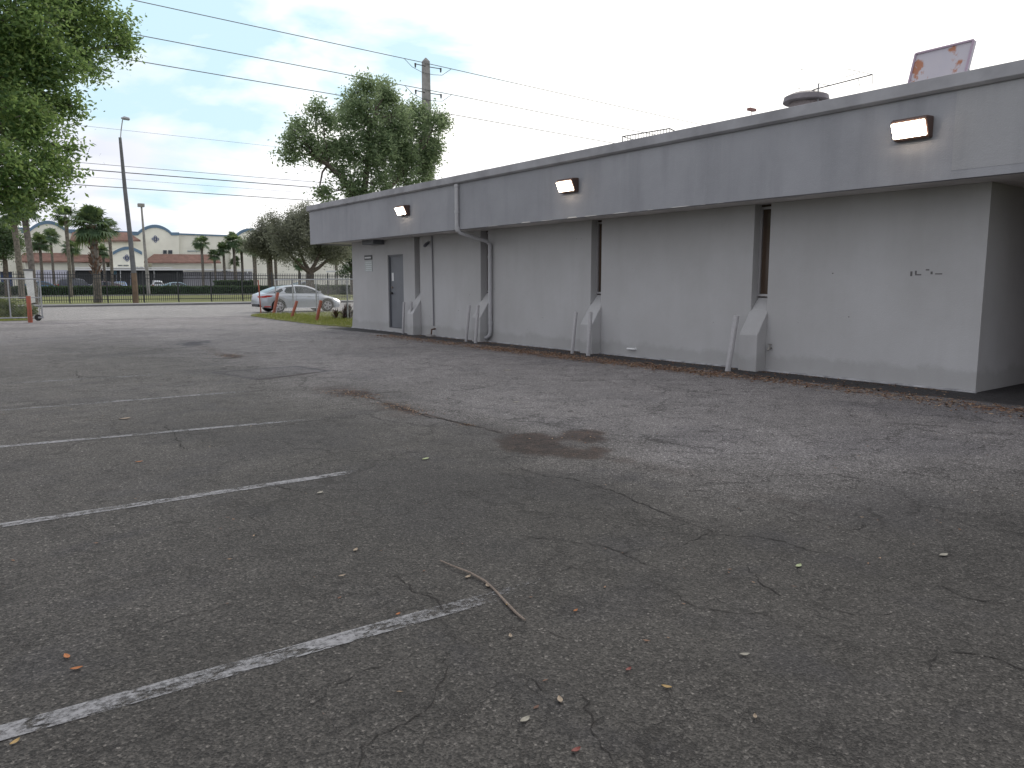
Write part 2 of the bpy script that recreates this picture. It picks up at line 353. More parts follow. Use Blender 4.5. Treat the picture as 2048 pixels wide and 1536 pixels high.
# stains surveyed from the photograph: outline pixels carried to the ground plane
_q = np.stack([XX, YY, np.full(XX.shape, -CAM_H)], -1); _dz = np.maximum(_q @ _F, 0.2)
PXX = 1024 + FPX * (_q @ _Rt) / _dz; PYY = 768 - FPX * (_q @ _U) / _dz
nzD = fbm(XX, YY, 6.0, 91, 5)
def pell(cx, cy, rx, ry, ang=0, soft=0.5, jit=0.5):
    a = R(ang); dx = PXX - cx; dy = PYY - cy
    u = (dx * math.cos(a) + dy * math.sin(a)) / rx; v = (-dx * math.sin(a) + dy * math.cos(a)) / ry
    d = np.sqrt(u * u + v * v) + (nzD - 0.5) * jit * 2
    return (1 - sstep(1 - soft, 1.0, d)) * ((_q @ _F) > 0.5)
for q_, w_ in (((1065, 889, 84, 29, 4), 0.9), ((1165, 874, 64, 20, -4), 0.8), ((1150, 903, 84, 17, 2), 0.8), ((1240, 920, 40, 8, 6), 0.3)):
    red = np.maximum(red, w_ * pell(*q_, 0.4, 0.35))
red *= 1 - 0.75 * pell(1150, 889, 38, 10, 6, 0.5, 0.3)
for q_, w_ in (((716, 788, 46, 11, 8), 1.0), ((690, 784, 90, 15, 5), 0.45), ((802, 817, 56, 12, 16), 0.95), ((790, 815, 85, 20, 14), 0.35), ((1000, 862, 90, 8, 8), 0.2), ((462, 712, 32, 7, 8), 0.95), ((420, 700, 60, 9, 20), 0.3), ((710, 1028, 20, 8), 0.35), ((1340, 940, 130, 12, 10), 0.16), ((1600, 1010, 150, 14, 12), 0.16), ((250, 838, 20, 5), 0.4), ((1935, 1215, 45, 10), 0.2), ((1140, 690, 500, 14, 4), 0.10)):
    red = np.maximum(red, w_ * pell(*q_, soft=0.7, jit=0.6))
for q_, w_ in (((388, 687, 40, 6, -4), 1.0), ((385, 686, 60, 8), 0.35), ((720, 787, 30, 6, 8), 0.55), ((815, 822, 30, 5, 18), 0.5), ((1095, 893, 40, 12), 0.3), ((1190, 876, 30, 10), 0.3)):
    drk = np.maximum(drk, w_ * pell(*q_, soft=0.6, jit=0.6))
for (p, q, w_) in (((845, 828), (935, 850), 0.035), ((925, 849), (945, 851), 0.06), ((940, 851), (1000, 866), 0.03)): red = np.maximum(red, seg(G(*p), G(*q), w_))
for q_, w_ in (((1250, 955, 150, 14, 14), 0.45), ((1560, 1085, 130, 26, 12), 0.45), ((1690, 1120, 160, 24, 12), 0.35), ((1010, 1360, 150, 40, 24), 0.5), ((900, 1290, 120, 30, 20), 0.35), ((1620, 1330, 190, 40, 14), 0.45), ((1500, 1260, 190, 50, 20), 0.25), ((640, 880, 190, 22, 3), 0.35), ((880, 915, 110, 14, 6), 0.4), ((420, 1000, 130, 12, -8), 0.2), ((250, 1190, 200, 30, -10), 0.3), ((110, 1330, 130, 60, -10), 0.35), ((700, 1190, 150, 24, 10), 0.2), ((180, 800, 200, 10, -4), 0.35), ((420, 820, 160, 7, -4), 0.4), ((200, 712, 200, 6, -3), 0.4), ((230, 870, 170, 8, -5), 0.25), ((600, 740, 100, 8, 0), 0.2), ((1250, 1480, 200, 30, 10), 0.3), ((1850, 1210, 180, 22, 10), 0.3), ((1900, 1430, 150, 30, 5), 0.3), ((1860, 830, 200, 12, 6), 0.4), ((300, 660, 260, 5, 0), 0.3)):
    drk = np.maximum(drk, w_ * pell(*q_, soft=0.95, jit=0.9))
# rectangular utility patch
pa, pb, pc, pd = [G(*p)[:2] for p in ((425, 745), (520, 759), (655, 742), (590, 732))]
def inpoly(P):
    r = np.ones_like(XX, bool)
    s = 0
    for i in range(len(P)):
        a, b_ = P[i], P[(i + 1) % len(P)]; s += (b_[0] - a[0]) * (b_[1] + a[1])
    for i in range(len(P)):
        a, b_ = P[i], P[(i + 1) % len(P)]; cr = (b_[0] - a[0]) * (YY - a[1]) - (b_[1] - a[1]) * (XX - a[0]); r &= (cr < 0) if s > 0 else (cr > 0)
    return r
drk = np.maximum(drk, 0.36 * inpoly([pa, pb, pc, pd])); 
for p, q in ((pa, pb), (pb, pc), (pc, pd), (pd, pa)): drk = np.maximum(drk, 0.8 * seg(p, q, 0.10, 0.3))
red = np.maximum(red, 0.7 * seg(pb, pb + (pc - pb) * 0.8, 0.12))
red = np.maximum(red, 0.55 * ell(10.5, 12.0, 0.55, 6.5, 0, 0.7, 0.8))
# freshly sealed strip along the wall, worn lane, stall area
edge = 10.82 + 0.18 * (nzA - 0.5) * 2
strip = sstep(-0.12, 0.12, XX - edge) * (YY < 25)
drk = np.maximum(drk, 0.78 * strip * (1 - 0.25 * nzB)); drk = np.maximum(drk, 0.4 * ell(10.2, 3.6, 1.2, 1.3, 0, 0.7)); drk = np.maximum(drk, 0.35 * ell(9.5, 4.4, 0.5, 1.4, 15, 0.7))
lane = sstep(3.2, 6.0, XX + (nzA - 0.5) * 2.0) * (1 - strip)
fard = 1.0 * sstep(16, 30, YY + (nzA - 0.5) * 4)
lit = np.clip((1.05 - 0.34 * sstep(7, 12, YY)) * lane * sstep(1.0, 4.6, YY + (XX - 5) * 0.33) + 0.10 * sstep(4.5, 7.0, YY) * (1 - strip) + 0.36 * sstep(7, 13, YY) * (1 - strip) + (0.75 - 0.35 * lane) * fard * (1 - strip) + 0.6 * sstep(31, 36.5, YY + (nzA - 0.5) * 3) + 0.1 * sstep(0.5, 0.7, nzC), 0, 1.8)  # worn lightness, plus vignette darkening near the camera put into the colour
# oily smudges in stalls, a dark drag mark beside the long crack
for i in range(60):
    x = rnd.uniform(0.3, 4.5); y = rnd.uniform(2, 22); drk = np.maximum(drk, rnd.uniform(0.15, 0.42) * ell(x, y, rnd.uniform(0.12, 0.5), rnd.uniform(0.08, 0.28), rnd.uniform(-20, 20), 0.8, 0.8))
drk = np.maximum(drk, 0.45 * sstep(0.55, 0.75, fbm(XX, YY, 0.8, 77)) * 0.6)
drk = np.maximum(drk, 0.5 * seg((11.4, 26), (11.6, 36), 0.5, 0.8) * (YY > 25))
drk = np.maximum(drk, 0.5 * seg(G(0, 648), G(150, 646), 0.8, 0.6))
yel = G(1935, 1215); ny, nx = XX.shape
V = np.stack([XX.ravel(), YY.ravel(), np.zeros(XX.size)], 1)
ii = np.arange(nx - 1)[None, :] + nx * np.arange(ny - 1)[:, None]
F = np.stack([ii, ii + 1, ii + 1 + nx, ii + nx], -1).reshape(-1, 4)
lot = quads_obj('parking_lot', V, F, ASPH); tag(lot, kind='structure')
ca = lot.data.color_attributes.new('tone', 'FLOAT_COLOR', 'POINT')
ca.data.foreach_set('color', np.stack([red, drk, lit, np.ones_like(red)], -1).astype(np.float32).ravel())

# painted stall lines, worn
def paintmat(name, wear, ysc=1.0):
    m = bpy.data.materials.new(name); m.use_nodes = True; nt = m.node_tree; b = nt.nodes['Principled BSDF']; o = nt.nodes['Material Output']
    t = N(nt, 'ShaderNodeTexCoord').outputs['Object']
    mpn = N(nt, 'ShaderNodeMapping'); mpn.inputs[3].default_value = (1.6, 5.0, 1); L(nt, t, mpn.inputs[0])
    a = N(nt, 'ShaderNodeTexNoise', inp={'Scale': 1.2, 'Detail': 9, 'Roughness': 0.72}); L(nt, mpn.outputs[0], a.inputs[0])
    a2 = N(nt, 'ShaderNodeTexNoise', inp={'Scale': 0.8, 'Detail': 3, 'Roughness': 0.5}); L(nt, t, a2.inputs[0])
    a3 = N(nt, 'ShaderNodeTexNoise', inp={'Scale': 34, 'Detail': 6, 'Roughness': 0.75}); L(nt, t, a3.inputs[0])
    at = N(nt, 'ShaderNodeAttribute', attribute_name='keep')
    s = mth(nt, 'ADD', mth(nt, 'MULTIPLY', a.outputs[0], 0.5), mth(nt, 'MULTIPLY', a3.outputs[0], 0.5))
    s = mth(nt, 'ADD', s, mth(nt, 'MULTIPLY', mth(nt, 'SUBTRACT', a2.outputs[0], 0.5), 0.35))
    s = mth(nt, 'ADD', s, mth(nt, 'MULTIPLY', mth(nt, 'SUBTRACT', at.outputs['Fac'], 0.6), 0.5))
    f = ramp(nt, s, [(wear - 0.07, 0.0), (wear + 0.0, 0.45), (wear + 0.09, 0.85)]).outputs[0]
    wv_ = N(nt, 'ShaderNodeVectorMath', operation='MULTIPLY_ADD'); L(nt, a.outputs['Color'], wv_.inputs[0]); wv_.inputs[1].default_value = (0.5, 0.5, 0); L(nt, t, wv_.inputs[2])
    cr = N(nt, 'ShaderNodeTexVoronoi', feature='DISTANCE_TO_EDGE', inp={'Scale': 2.2}); L(nt, wv_.outputs[0], cr.inputs[0])
    f = mth(nt, 'MULTIPLY', f, ramp(nt, cr.outputs['Distance'], [(0.01, 0.0), (0.03, 1.0)]).outputs[0])
    L(nt, mixc(nt, a3.outputs[0], (0.10, 0.10, 0.105), (0.42, 0.42, 0.44)), b.inputs['Base Color']); b.inputs['Roughness'].default_value = 0.8
    tr = N(nt, 'ShaderNodeBsdfTransparent'); mx = N(nt, 'ShaderNodeMixShader'); L(nt, f, mx.inputs[0]); L(nt, tr.outputs[0], mx.inputs[1]); L(nt, b.outputs[0], mx.inputs[2]); L(nt, mx.outputs[0], o.inputs[0])
    return m
PAINT = paintmat('worn_line_paint', 0.50)
STALLS = [((0, 1468), (1390, 1082), 0.11, 0.80), ((0, 1052), (800, 930), 0.10, 0.80), ((0, 894), (720, 830), 0.10, 0.82), ((0, 821), (620, 773), 0.10, 0.74), ((0, 768), (430, 743), 0.10, 0.68), ((0, 734), (360, 720), 0.10, 0.45), ((0, 709), (290, 700), 0.11, 0.75), ((30, 682), (215, 667), 0.12, 0.72)]
for (p, q, wd, kp) in STALLS:
    P0, P1 = G(*p), G(*q); d = P1 - P0; d[2] = 0; ln = np.linalg.norm(d[:2]); d = d / ln; P0 = P0 - d * 2.2; ln += 2.2; n = np.array([-d[1], d[0], 0])
    k = int(ln / 0.08); vs = []; kv = []; tf = 0.62 if p[1] > 1400 else (0.86 if p[1] > 1000 else 0.8)
    for i in range(k + 1):
        t = i / k; c = P0 + d * ln * t
        for sdd in (-0.5, 0, 0.5): vs.append(c + n * wd * sdd + [0, 0, 0.004]); kv.append((kp - 0.14) * (1 if t < tf else (max(0.68, 1 - 5 * (t - tf)) - 0.22 * (t - tf) / (1 - tf))) + (0.06 if sdd else 0.0))
    F_ = []
    for i in range(k):
        for j in (0, 1): F_.append((i * 3 + j, (i + 1) * 3 + j, (i + 1) * 3 + j + 1, i * 3 + j + 1))
    o = quads_obj('painted_line', np.array(vs), np.array(F_), PAINT); tag(o, kind='structure')
    at_ = o.data.attributes.new('keep', 'FLOAT', 'POINT'); at_.data.foreach_set('value', np.array(kv, np.float32))

# long open cracks of the lot, as thin sheets
CRK = mat('crack_dirt', (0.017, 0.015, 0.014), 1.0)
CRKB = mat('crack_dirt_brown', (0.035, 0.022, 0.015), 1.0)
def crack(pts, w_, m=CRK, seed=0, br=0.4):
    rs = random.Random(seed); P = [Vector(G(*p)) for p in pts]; fine = []
    for i in range(len(P) - 1):
        a, b_ = P[i], P[i + 1]; k = max(2, int((b_ - a).length / 0.035))
        for j in range(k): fine.append(a.lerp(b_, j / k))
    fine.append(P[-1]); acc = Vector((0, 0, 0)); vs = []; fs = []
    for i, p in enumerate(fine):
        acc = acc * 0.72 + Vector((rs.uniform(-1, 1), rs.uniform(-1, 1), 0)) * 0.019 * (1.6 if rs.random() < 0.15 else 1); q = p + acc
        d = (fine[min(i + 1, len(fine) - 1)] - fine[max(i - 1, 0)]); n = Vector((-d.y, d.x, 0)).normalized()
        t = i / (len(fine) - 1); ww = w_ * 0.95 * (0.2 + rs.random() * (1.0 if rs.random() < 0.85 else 0.1)) * math.sin(math.pi * min(1, max(0.03, t * 0.96 + 0.02))) ** 0.4 * 0.5
        vs += [(q.x + n.x * ww, q.y + n.y * ww, 0.003), (q.x - n.x * ww, q.y - n.y * ww, 0.003)]
    for i in range(len(fine) - 1): fs.append((2 * i, 2 * i + 1, 2 * i + 3, 2 * i + 2))
    return vs, fs
cb = MB()
for k_, (pts, w_) in enumerate([
    ([(775, 1150), (830, 1172), (870, 1208), (910, 1232)], 0.011), ([(870, 1208), (980, 1190), (1130, 1140), (1330, 1085)], 0.006), ([(990, 920), (1060, 945), (1180, 965), (1300, 1010), (1420, 1065)], 0.013),
    ([(1420, 1065), (1570, 1085), (1700, 1120)], 0.010), ([(1010, 1070), (1180, 1085), (1240, 1100), (1295, 1125)], 0.007), ([(1232, 1102), (1290, 1135)], 0.008), ([(1348, 1100), (1420, 1065), (1480, 1050)], 0.007),
    ([(1485, 1125), (1520, 1165), (1550, 1195)], 0.011), ([(1560, 1015), (1640, 1045), (1690, 1062), (1740, 1045)], 0.008), ([(1880, 1170), (1940, 1195), (2060, 1215)], 0.011), ([(1855, 1340), (1880, 1315), (1960, 1312), (2060, 1342)], 0.010),
    ([(700, 1600), (740, 1490), (870, 1395), (905, 1290)], 0.006), ([(900, 1270), (960, 1300), (1000, 1290)], 0.006), ([(1100, 1262), (1160, 1285)], 0.006), ([(545, 968), (600, 985)], 0.010), ([(340, 992), (352, 1003)], 0.014), ([(668, 1268), (676, 1292)], 0.014),
    ([(60, 1438), (95, 1450)], 0.012), ([(255, 1384), (262, 1402)], 0.010), ([(1700, 935), (1850, 950), (2060, 990)], 0.012), ([(1250, 860), (1400, 900), (1500, 915)], 0.010), ([(600, 1430), (720, 1340), (860, 1300), (960, 1285)], 0.005),
    ([(1290, 1160), (1400, 1215), (1560, 1235), (1700, 1290)], 0.006), ([(1600, 1210), (1720, 1230), (1800, 1225)], 0.006), ([(330, 850), (355, 880), (372, 900)], 0.02), ([(740, 796), (850, 830), (935, 850), (1000, 866)], 0.03),
    ([(150, 742), (165, 765)], 0.02), ([(1160, 1390), (1180, 1480), (1230, 1540)], 0.008), ([(1060, 1350), (1100, 1380)], 0.008), ([(160, 950), (420, 925)], 0.01), ([(200, 1290), (330, 1245), (480, 1205)], 0.005)]):
    vs, fs = crack(pts, w_, seed=k_); cb.add(vs, fs)
tag(cb.build('pavement_cracks', CRK), kind='structure')

# far side: kerb, pavement, verge, school grounds
b = MB(); b.box(-200, 260, 57.1, 57.35, -0.05, 0.13); tag(b.build('kerb', KERB, bevel=0.02), kind='structure')
b = MB(); b.box(-200, 260, 57.35, 60.2, -0.05, 0.125); tag(b.build('pavement', PAVE), kind='structure')
sheet('verge', [(-200, 60.2), (260, 60.2), (260, 99), (-200, 99)], 0.10, SOIL)
b = MB(); b.box(-200, 260, 97.0, 97.8, 0.0, 0.22); tag(b.build('path', PAVE), kind='structure')
b = MB(); b.box(-200, 260, 100, 260, -0.05, 0.32); tag(b.build('car_park', PADM), kind='structure')
# near side grass corner by the building and left of the driveway
GR = [(11.62, 24.75), (11.35, 27.0), (11.5, 31.6), (11.9, 36.2), (12.6, 37.35), (60, 37.35), (60, 24.9), (11.65, 24.9)]
sheet('lawn', GR, 0.035, SOIL, 0.09)
GL = [(-14, 37.3), (3.1, 37.3), (3.3, 38.0), (3.2, 41.5), (-14, 41.5)]
sheet('lawn', GL, 0.03, SOIL, 0.05)
def grass(name, poly, n, h, seed, z=0.03, dens=None):
    rs = np.random.RandomState(seed); P = np.array(poly); x0, y0 = P.min(0); x1, y1 = P.max(0)
    x1 = min(x1, 26); pts = rs.rand(n * 3, 2) * [x1 - x0, y1 - y0] + [x0, y0]
    inside = np.zeros(len(pts), bool); j = len(P) - 1
    for i in range(len(P)):
        c = ((P[i, 1] > pts[:, 1]) != (P[j, 1] > pts[:, 1])) & (pts[:, 0] < (P[j, 0] - P[i, 0]) * (pts[:, 1] - P[i, 1]) / (P[j, 1] - P[i, 1] + 1e-9) + P[i, 0]); inside ^= c; j = i
    pts = pts[inside][:n]; m = len(pts)
    a = rs.rand(m) * 6.283; hh = h * (0.4 + rs.rand(m)); wd = 0.012
    base = np.c_[pts, np.full(m, z)]; u = np.c_[np.cos(a), np.sin(a), np.zeros(m)] * wd
    tip = base + np.c_[rs.randn(m, 2) * 0.03, hh]
    V = np.stack([base - u, base + u, tip], 1).reshape(-1, 3)
    return quads_obj(name, V, np.arange(3 * m).reshape(-1, 3), GRASSB)
tag(grass('grass', GR, 42000, 0.09, 5), 'ragged green lawn grass beside the grey building corner', 'grass', kind='stuff')
tag(grass('grass', GL, 9000, 0.14, 6), 'rough grass strip around the shrubs left of the driveway', 'grass', kind='stuff')

# ------------------------------------------------------------------ the grey building
WX, FX = 11.65, 10.70            # wall plane, fascia plane
Y0, Y1 = 4.60, 24.60
bld = thing('building', 'low grey stucco commercial building with a deep overhanging fascia and slot windows', 'building', (WX, 14, 0))
SLOTS = [(8.05, 8.38), (12.24, 12.57), (16.50, 16.84), (20.0, 20.32)]
SZ0 = 1.30
DOOR = (21.02, 22.02, 0.12, 2.42)
b = MB()
ycuts = sorted([Y0, Y1] + [v for s in SLOTS for v in s] + [DOOR[0], DOOR[1]])
for a_, c_ in zip(ycuts[:-1], ycuts[1:]):
    if (a_, c_) in SLOTS: b.box(WX, WX + 0.3, a_, c_, -0.1, SZ0 - 0.35); continue
    if (a_, c_) == DOOR[:2]: b.box(WX, WX + 0.3, a_, c_, DOOR[3], 2.9); b.box(WX - 0.0, WX + 0.3, a_, c_, -0.1, DOOR[2]); continue
    b.box(WX, WX + 0.3, a_, c_, -0.1, 2.9)
b.box(WX + 0.3, 26, Y0, Y0 + 0.3, -0.1, 2.9); b.box(WX + 0.3, 26, Y1 - 0.3, Y1, -0.1, 2.9); b.box(25.7, 26, Y0 + 0.3, Y1 - 0.3, -0.1, 2.9)
b.build('wall', WALL, bld)
# flared foot at the far corner
b = MB(); b.prism([(Y1, 0.75), (Y1 + 0.16, 0.0), (Y1, 0.0)], 'x', WX + 0.003, WX + 3); b.build('wall_foot', WALL, bld)
b = MB(); b.box(WX + 2.6, 26, -6, Y0 - 0.002, -0.1, 2.9); b.box(WX, WX + 2.598, -6, 2.5, -0.1, 2.9); rw = b.build('recess_wall_shade_block', mat('recess_wall_paint', (0.20, 0.12, 0.115), 0.8, 0, 0.3, 1), bld);  # recess back wall; second box is an unseen block added to darken the alcove
# slab: soffit, fascia, coping, roof
b = MB(); b.box(FX + 0.12, 27, -5.9, 25.78, 2.902, 2.96); b.build('soffit', SOFFIT, bld)
b = MB(); b.box(FX, FX + 0.12, -6, 25.9, 2.87, 4.0); b.box(FX + 0.12, 27, 25.78, 25.9, 2.87, 4.0); b.box(FX + 0.12, 27, -6, -5.9, 2.87, 4.0)
fas = b.build('fascia', FASCIA, bld)
b = MB(); b.box(FX + 0.12, 27, -5.9, 25.78, 3.7, 3.85); b.build('roof', ROOFM, bld)
b = MB()
b.prism([(FX - 0.06, 4.185), (FX - 0.075, 4.02), (FX - 0.035, 3.985), (FX - 0.003, 3.98), (FX - 0.003, 4.002), (FX + 0.22, 4.002), (FX + 0.22, 4.12), (FX + 0.05, 4.185)], 'y', -6.1, 26.0)
b.box(FX + 0.22, 27.1, 25.7, 26.0, 4.002, 4.17); b.build('coping', COPING, bld, bevel=0.006)
# peeled paint along the drip edge
b = MB(); rs = random.Random(4)
y = 8.3; PEEL = mat('bare_plaster', (0.62, 0.6, 0.58), 0.9)
while y < 15.2:
    l = rs.uniform(0.05, 0.5); z0 = 2.868; h_ = rs.uniform(0.004, 0.022) * (1.6 if 11.0 < y < 13.8 else 0.6)
    MB().add([(FX - 0.0025, y, z0), (FX - 0.0025, y + l, z0), (FX - 0.0025, y + l * 0.8, z0 + h_), (FX - 0.0025, y + l * 0.15, z0 + h_ * 0.8)], [(0, 1, 2, 3)]).build('peeled_paint', PEEL, bld); y += l + rs.uniform(0.05, 0.5)
# repainted patch at the near lamp (own slightly warmer grey)
b = MB(); b.box(FX - 0.003, FX, -5, 4.72, 2.98, 3.97); b.build('repainted_patch', stucco('fascia_patch', (0.335, 0.338, 0.355), (0.25, 0.255, 0.27), 0.4), bld)
# limewashed footing sill
b = MB(); b.box(WX - 0.06, WX - 0.001, Y0 - 0.03, Y1 + 0.12, -0.02, 0.025); b.build('footing', WHITECURB, bld, bevel=0.015)
# slot windows and buttresses
for (a_, c_) in SLOTS:
    b = MB(); b.box(WX + 0.20, WX + 0.26, a_, c_, SZ0 - 0.02, 2.9)
    pn = b.build('window_pane', BRONZEGL, bld)
    b = MB(); fx0, fx1 = WX + 0.165, WX + 0.199
    b.box(fx0, fx1, c_ - 0.045, c_ - 0.001, SZ0, 2.86); b.box(fx0, fx1, a_ + 0.001, a_ + 0.035, SZ0, 2.86); b.box(fx0, fx1, a_ + 0.035, c_ - 0.045, SZ0, SZ0 + 0.04); b.box(fx0, fx1, a_ + 0.035, c_ - 0.045, 2.82, 2.86)
    b.build('window_frame', ALU, bld)
    b = MB(); ya, yb = a_ - 0.02, c_ - 0.0
    b.prism([(WX + 0.199, SZ0 - 0.02), (WX + 0.0, 1.05), (WX + 0.0, 0.9), (WX + 0.199, 0.9)], 'y', a_ + 0.001, c_ - 0.001)
    b.prism([(WX - 0.001, 1.048), (WX - 0.28, 0.635), (WX - 0.28, -0.03), (WX - 0.001, -0.03)], 'y', ya, yb + 0.02)
    b.build('buttress', WALL, bld, bevel=0.012)
# door
b = MB(); b.box(WX + 0.07, WX + 0.12, DOOR[0] + 0.05, DOOR[1] - 0.05, DOOR[2] + 0.03, DOOR[3] - 0.05); dr = b.build('door', DOORM, bld)
b = MB(); b.box(WX + 0.03, WX + 0.14, DOOR[0] + 0.001, DOOR[0] + 0.05, DOOR[2], DOOR[3]); b.box(WX + 0.03, WX + 0.14, DOOR[1] - 0.05, DOOR[1] - 0.001, DOOR[2], DOOR[3]); b.box(WX + 0.03, WX + 0.14, DOOR[0] + 0.05, DOOR[1] - 0.05, DOOR[3] - 0.05, DOOR[3]); b.box(WX + 0.0, WX + 0.16, DOOR[0] + 0.05, DOOR[1] - 0.05, DOOR[2], DOOR[2] + 0.028)
b.build('door_frame', DARKFR, bld)
b = MB(); b.tube([(WX + 0.07, 21.88, 1.22), (WX + 0.0, 21.88, 1.22)], [0.035, 0.03], 10); b.tube([(WX + 0.0, 21.88, 1.22), (WX - 0.0, 21.76, 1.22)], 0.012, 6); b.build('handle', mat('dark_knob', (0.03, 0.03, 0.03), 0.4, 0.5), dr)
b = MB(); b.tube([(WX + 0.07, 21.86, 1.40), (WX + 0.04, 21.86, 1.40)], 0.03, 10); b.build('lock', mat('dull_brass', (0.2, 0.16, 0.12), 0.4, 0.6), dr)
b = MB(); b.box(WX + 0.062, WX + 0.069, 21.76, 21.88, 1.60, 1.86); b.build('notice', WHITEP, dr)
# signs left of the door
sg = thing('wall_sign', 'small dark plaque with pale lettering on the wall left of the grey door', 'sign', (WX - 0.01, 23.35, 2.36))
b = MB(); b.box(WX - 0.022, WX - 0.002, 23.08, 23.62, 2.30, 2.45); b.build('plate', mat('plaque_black', (0.03, 0.032, 0.036), 0.5), sg)
b = MB(); rs = random.Random(2); y = 23.58
while y > 23.14:
    l = rs.uniform(0.022, 0.04); b.box(WX - 0.025, WX - 0.0225, y - l, y, 2.345, 2.395); y -= l + 0.012
b.build('lettering', WHITEP, sg)
sg = thing('notice_board', 'pale lettered notice panel below the dark plaque beside the grey door', 'sign', (WX - 0.01, 23.35, 2.0))
b = MB(); b.box(WX - 0.012, WX - 0.002, 23.08, 23.62, 1.92, 2.27); b.build('panel', mat('pale_panel', (0.40, 0.43, 0.43), 0.6), sg)
b = MB()
for r_, z in enumerate((2.22, 2.15, 2.08, 2.02, 1.955)):
    y = 23.58 - rs.uniform(0, 0.05)
    while y > 23.14:
        l = rs.uniform(0.02, 0.05); b.box(WX - 0.0145, WX - 0.0125, y - l, y, z - 0.012, z + 0.012, 0); y -= l + rs.uniform(0.01, 0.03)
b.build('lettering', mat('letter_white', (0.66, 0.7, 0.72), 0.6), sg)
# junction box under soffit, camera, conduit, downspout, taps
o = MB().box(11.25, 11.63, 22.2, 23.0, 2.76, 2.898).build('soffit_light', DARKFR, origin=(11.4, 22.6, 2.9), bevel=0.01); tag(o, 'dark rectangular light box under the soffit above the door', 'light fixture')
cm = thing('security_camera', 'small dark camera on the wall at the top of the conduit', 'camera', (WX, 19.42, 2.70))
b = MB(); b.tube([(WX, 19.42, 2.72), (WX - 0.10, 19.42, 2.72)], 0.02, 8); b.build('bracket', GALV, cm)
b = MB(); b.tube([(WX - 0.03, 19.46, 2.70), (WX - 0.17, 19.38, 2.62), (WX - 0.22, 19.35, 2.59)], [0.045, 0.05, 0.04], 10); b.build('body', DARKFR, cm)
o = MB().tube([(WX - 0.03, 19.22, 0.30), (WX - 0.03, 19.24, 2.0), (WX - 0.03, 19.26, 2.88)], 0.020, 8).build('conduit', mat('conduit_grey', (0.20, 0.20, 0.22), 0.5), origin=(WX, 19.2, 0.3)); tag(o, 'thin grey conduit running up the wall between door and downspout', 'conduit')
tp = thing('hose_valve', 'rusty pipe stub and valve at the foot of the conduit', 'valve', (WX - 0.1, 19.15, 0))
b = MB(); b.tube([(WX - 0.03, 19.12, 0.22), (WX - 0.16, 19.12, 0.20), (WX - 0.17, 19.12, 0.06)], 0.025, 8); b.build('pipe', mat('rusty', (0.09, 0.05, 0.035), 0.8, 0, .4, 20), tp)
b = MB(); b.box(WX - 0.26, WX - 0.105, 19.0, 19.3, 0.0, 0.055); b.build('base', CONC, tp, bevel=0.01)
ds = thing('downspout', 'painted round downspout bending from the fascia back to the wall', 'downspout', (WX, 16.3, 0))
b = MB(); b.tube([(FX - 0.055, 16.42, 3.97), (FX - 0.055, 16.42, 3.0), (FX - 0.05, 16.42, 2.86), (FX + 0.02, 16.41, 2.79), (WX - 0.16, 16.32, 2.60), (WX - 0.075, 16.31, 2.52), (WX - 0.07, 16.31, 2.35), (WX - 0.07, 16.31, 0.32), (WX - 0.07, 16.33, 0.2), (WX - 0.09, 16.42, 0.12), (WX - 0.12, 16.60, 0.10)], 0.052, 12); b.build('pipe', PIPE, ds, smooth=True)
for a_, c_ in [((FX - 0.055, 16.42, z - 0.03), (FX - 0.055, 16.42, z + 0.03)) for z in (3.3, 3.93)] + [((WX - 0.07, 16.31, z - 0.03), (WX - 0.07, 16.31, z + 0.03)) for z in (2.2, 0.5)] + [((FX - 0.056, 16.42, 2.92), (FX - 0.03, 16.415, 2.83))]:
    b = MB(); b.tube([a_, c_], 0.063, 12); b.build('coupling', PIPE, ds, smooth=True)
b = MB(); b.tube([(WX - 0.12, 16.6, 0.10), (WX - 0.125, 16.625, 0.10)], 0.046, 12); b.build('outlet', CRK, ds)
o = MB().tube([(WX + 0.01, 11.16, 0.17), (WX - 0.05, 11.16, 0.17), (WX - 0.055, 11.36, 0.165)], 0.022, 8).build('pipe_stub', WHITEP, origin=(WX, 11.2, 0.17)); tag(o, 'short white elbow pipe low on the wall right of the middle slot window', 'pipe')
o = MB().tube([(WX + 0.01, 7.93, 0.41), (WX - 0.07, 7.93, 0.41), (WX - 0.10, 7.93, 0.37)], 0.02, 8).tube([(WX - 0.05, 7.93, 0.41), (WX - 0.05, 7.93, 0.47)], 0.012, 6).tube([(WX - 0.05, 7.89, 0.475), (WX - 0.05, 7.97, 0.475)], 0.01, 6).build('tap', mat('tap_metal', (0.3, 0.29, 0.27), 0.4, 0.6), origin=(WX, 7.93, 0.41)); tag(o, 'small wall tap beside the buttress nearest the camera', 'tap')
# chipped holes where a sign was removed
CHIP = mat('chip_dark', (0.12, 0.115, 0.115), 0.9)
for (yy, zz, l, h_) in ((5.60, 1.67, 0.03, 0.07), (5.50, 1.655, 0.09, 0.018), (5.535, 1.69, 0.025, 0.05), (5.37, 1.725, 0.05, 0.02), (5.31, 1.68, 0.03, 0.04), (5.21, 1.665, 0.10, 0.016)):
    MB().box(WX - 0.002, WX, yy - l / 2, yy + l / 2, zz - h_ / 2, zz + h_ / 2).build('chipped_plaster', CHIP, bld)
rs = random.Random(9); NH = mat('nail_hole', (0.12, 0.115, 0.11), 0.9)
for i in range(24):
    yy = rs.uniform(4.9, 21); zz = rs.uniform(0.3, 2.7); s_ = rs.uniform(0.004, 0.012); MB().box(WX - 0.0015, WX, yy - s_, yy + s_, zz - s_ * .8, zz + s_ * .8).build('nail_hole', NH, bld)

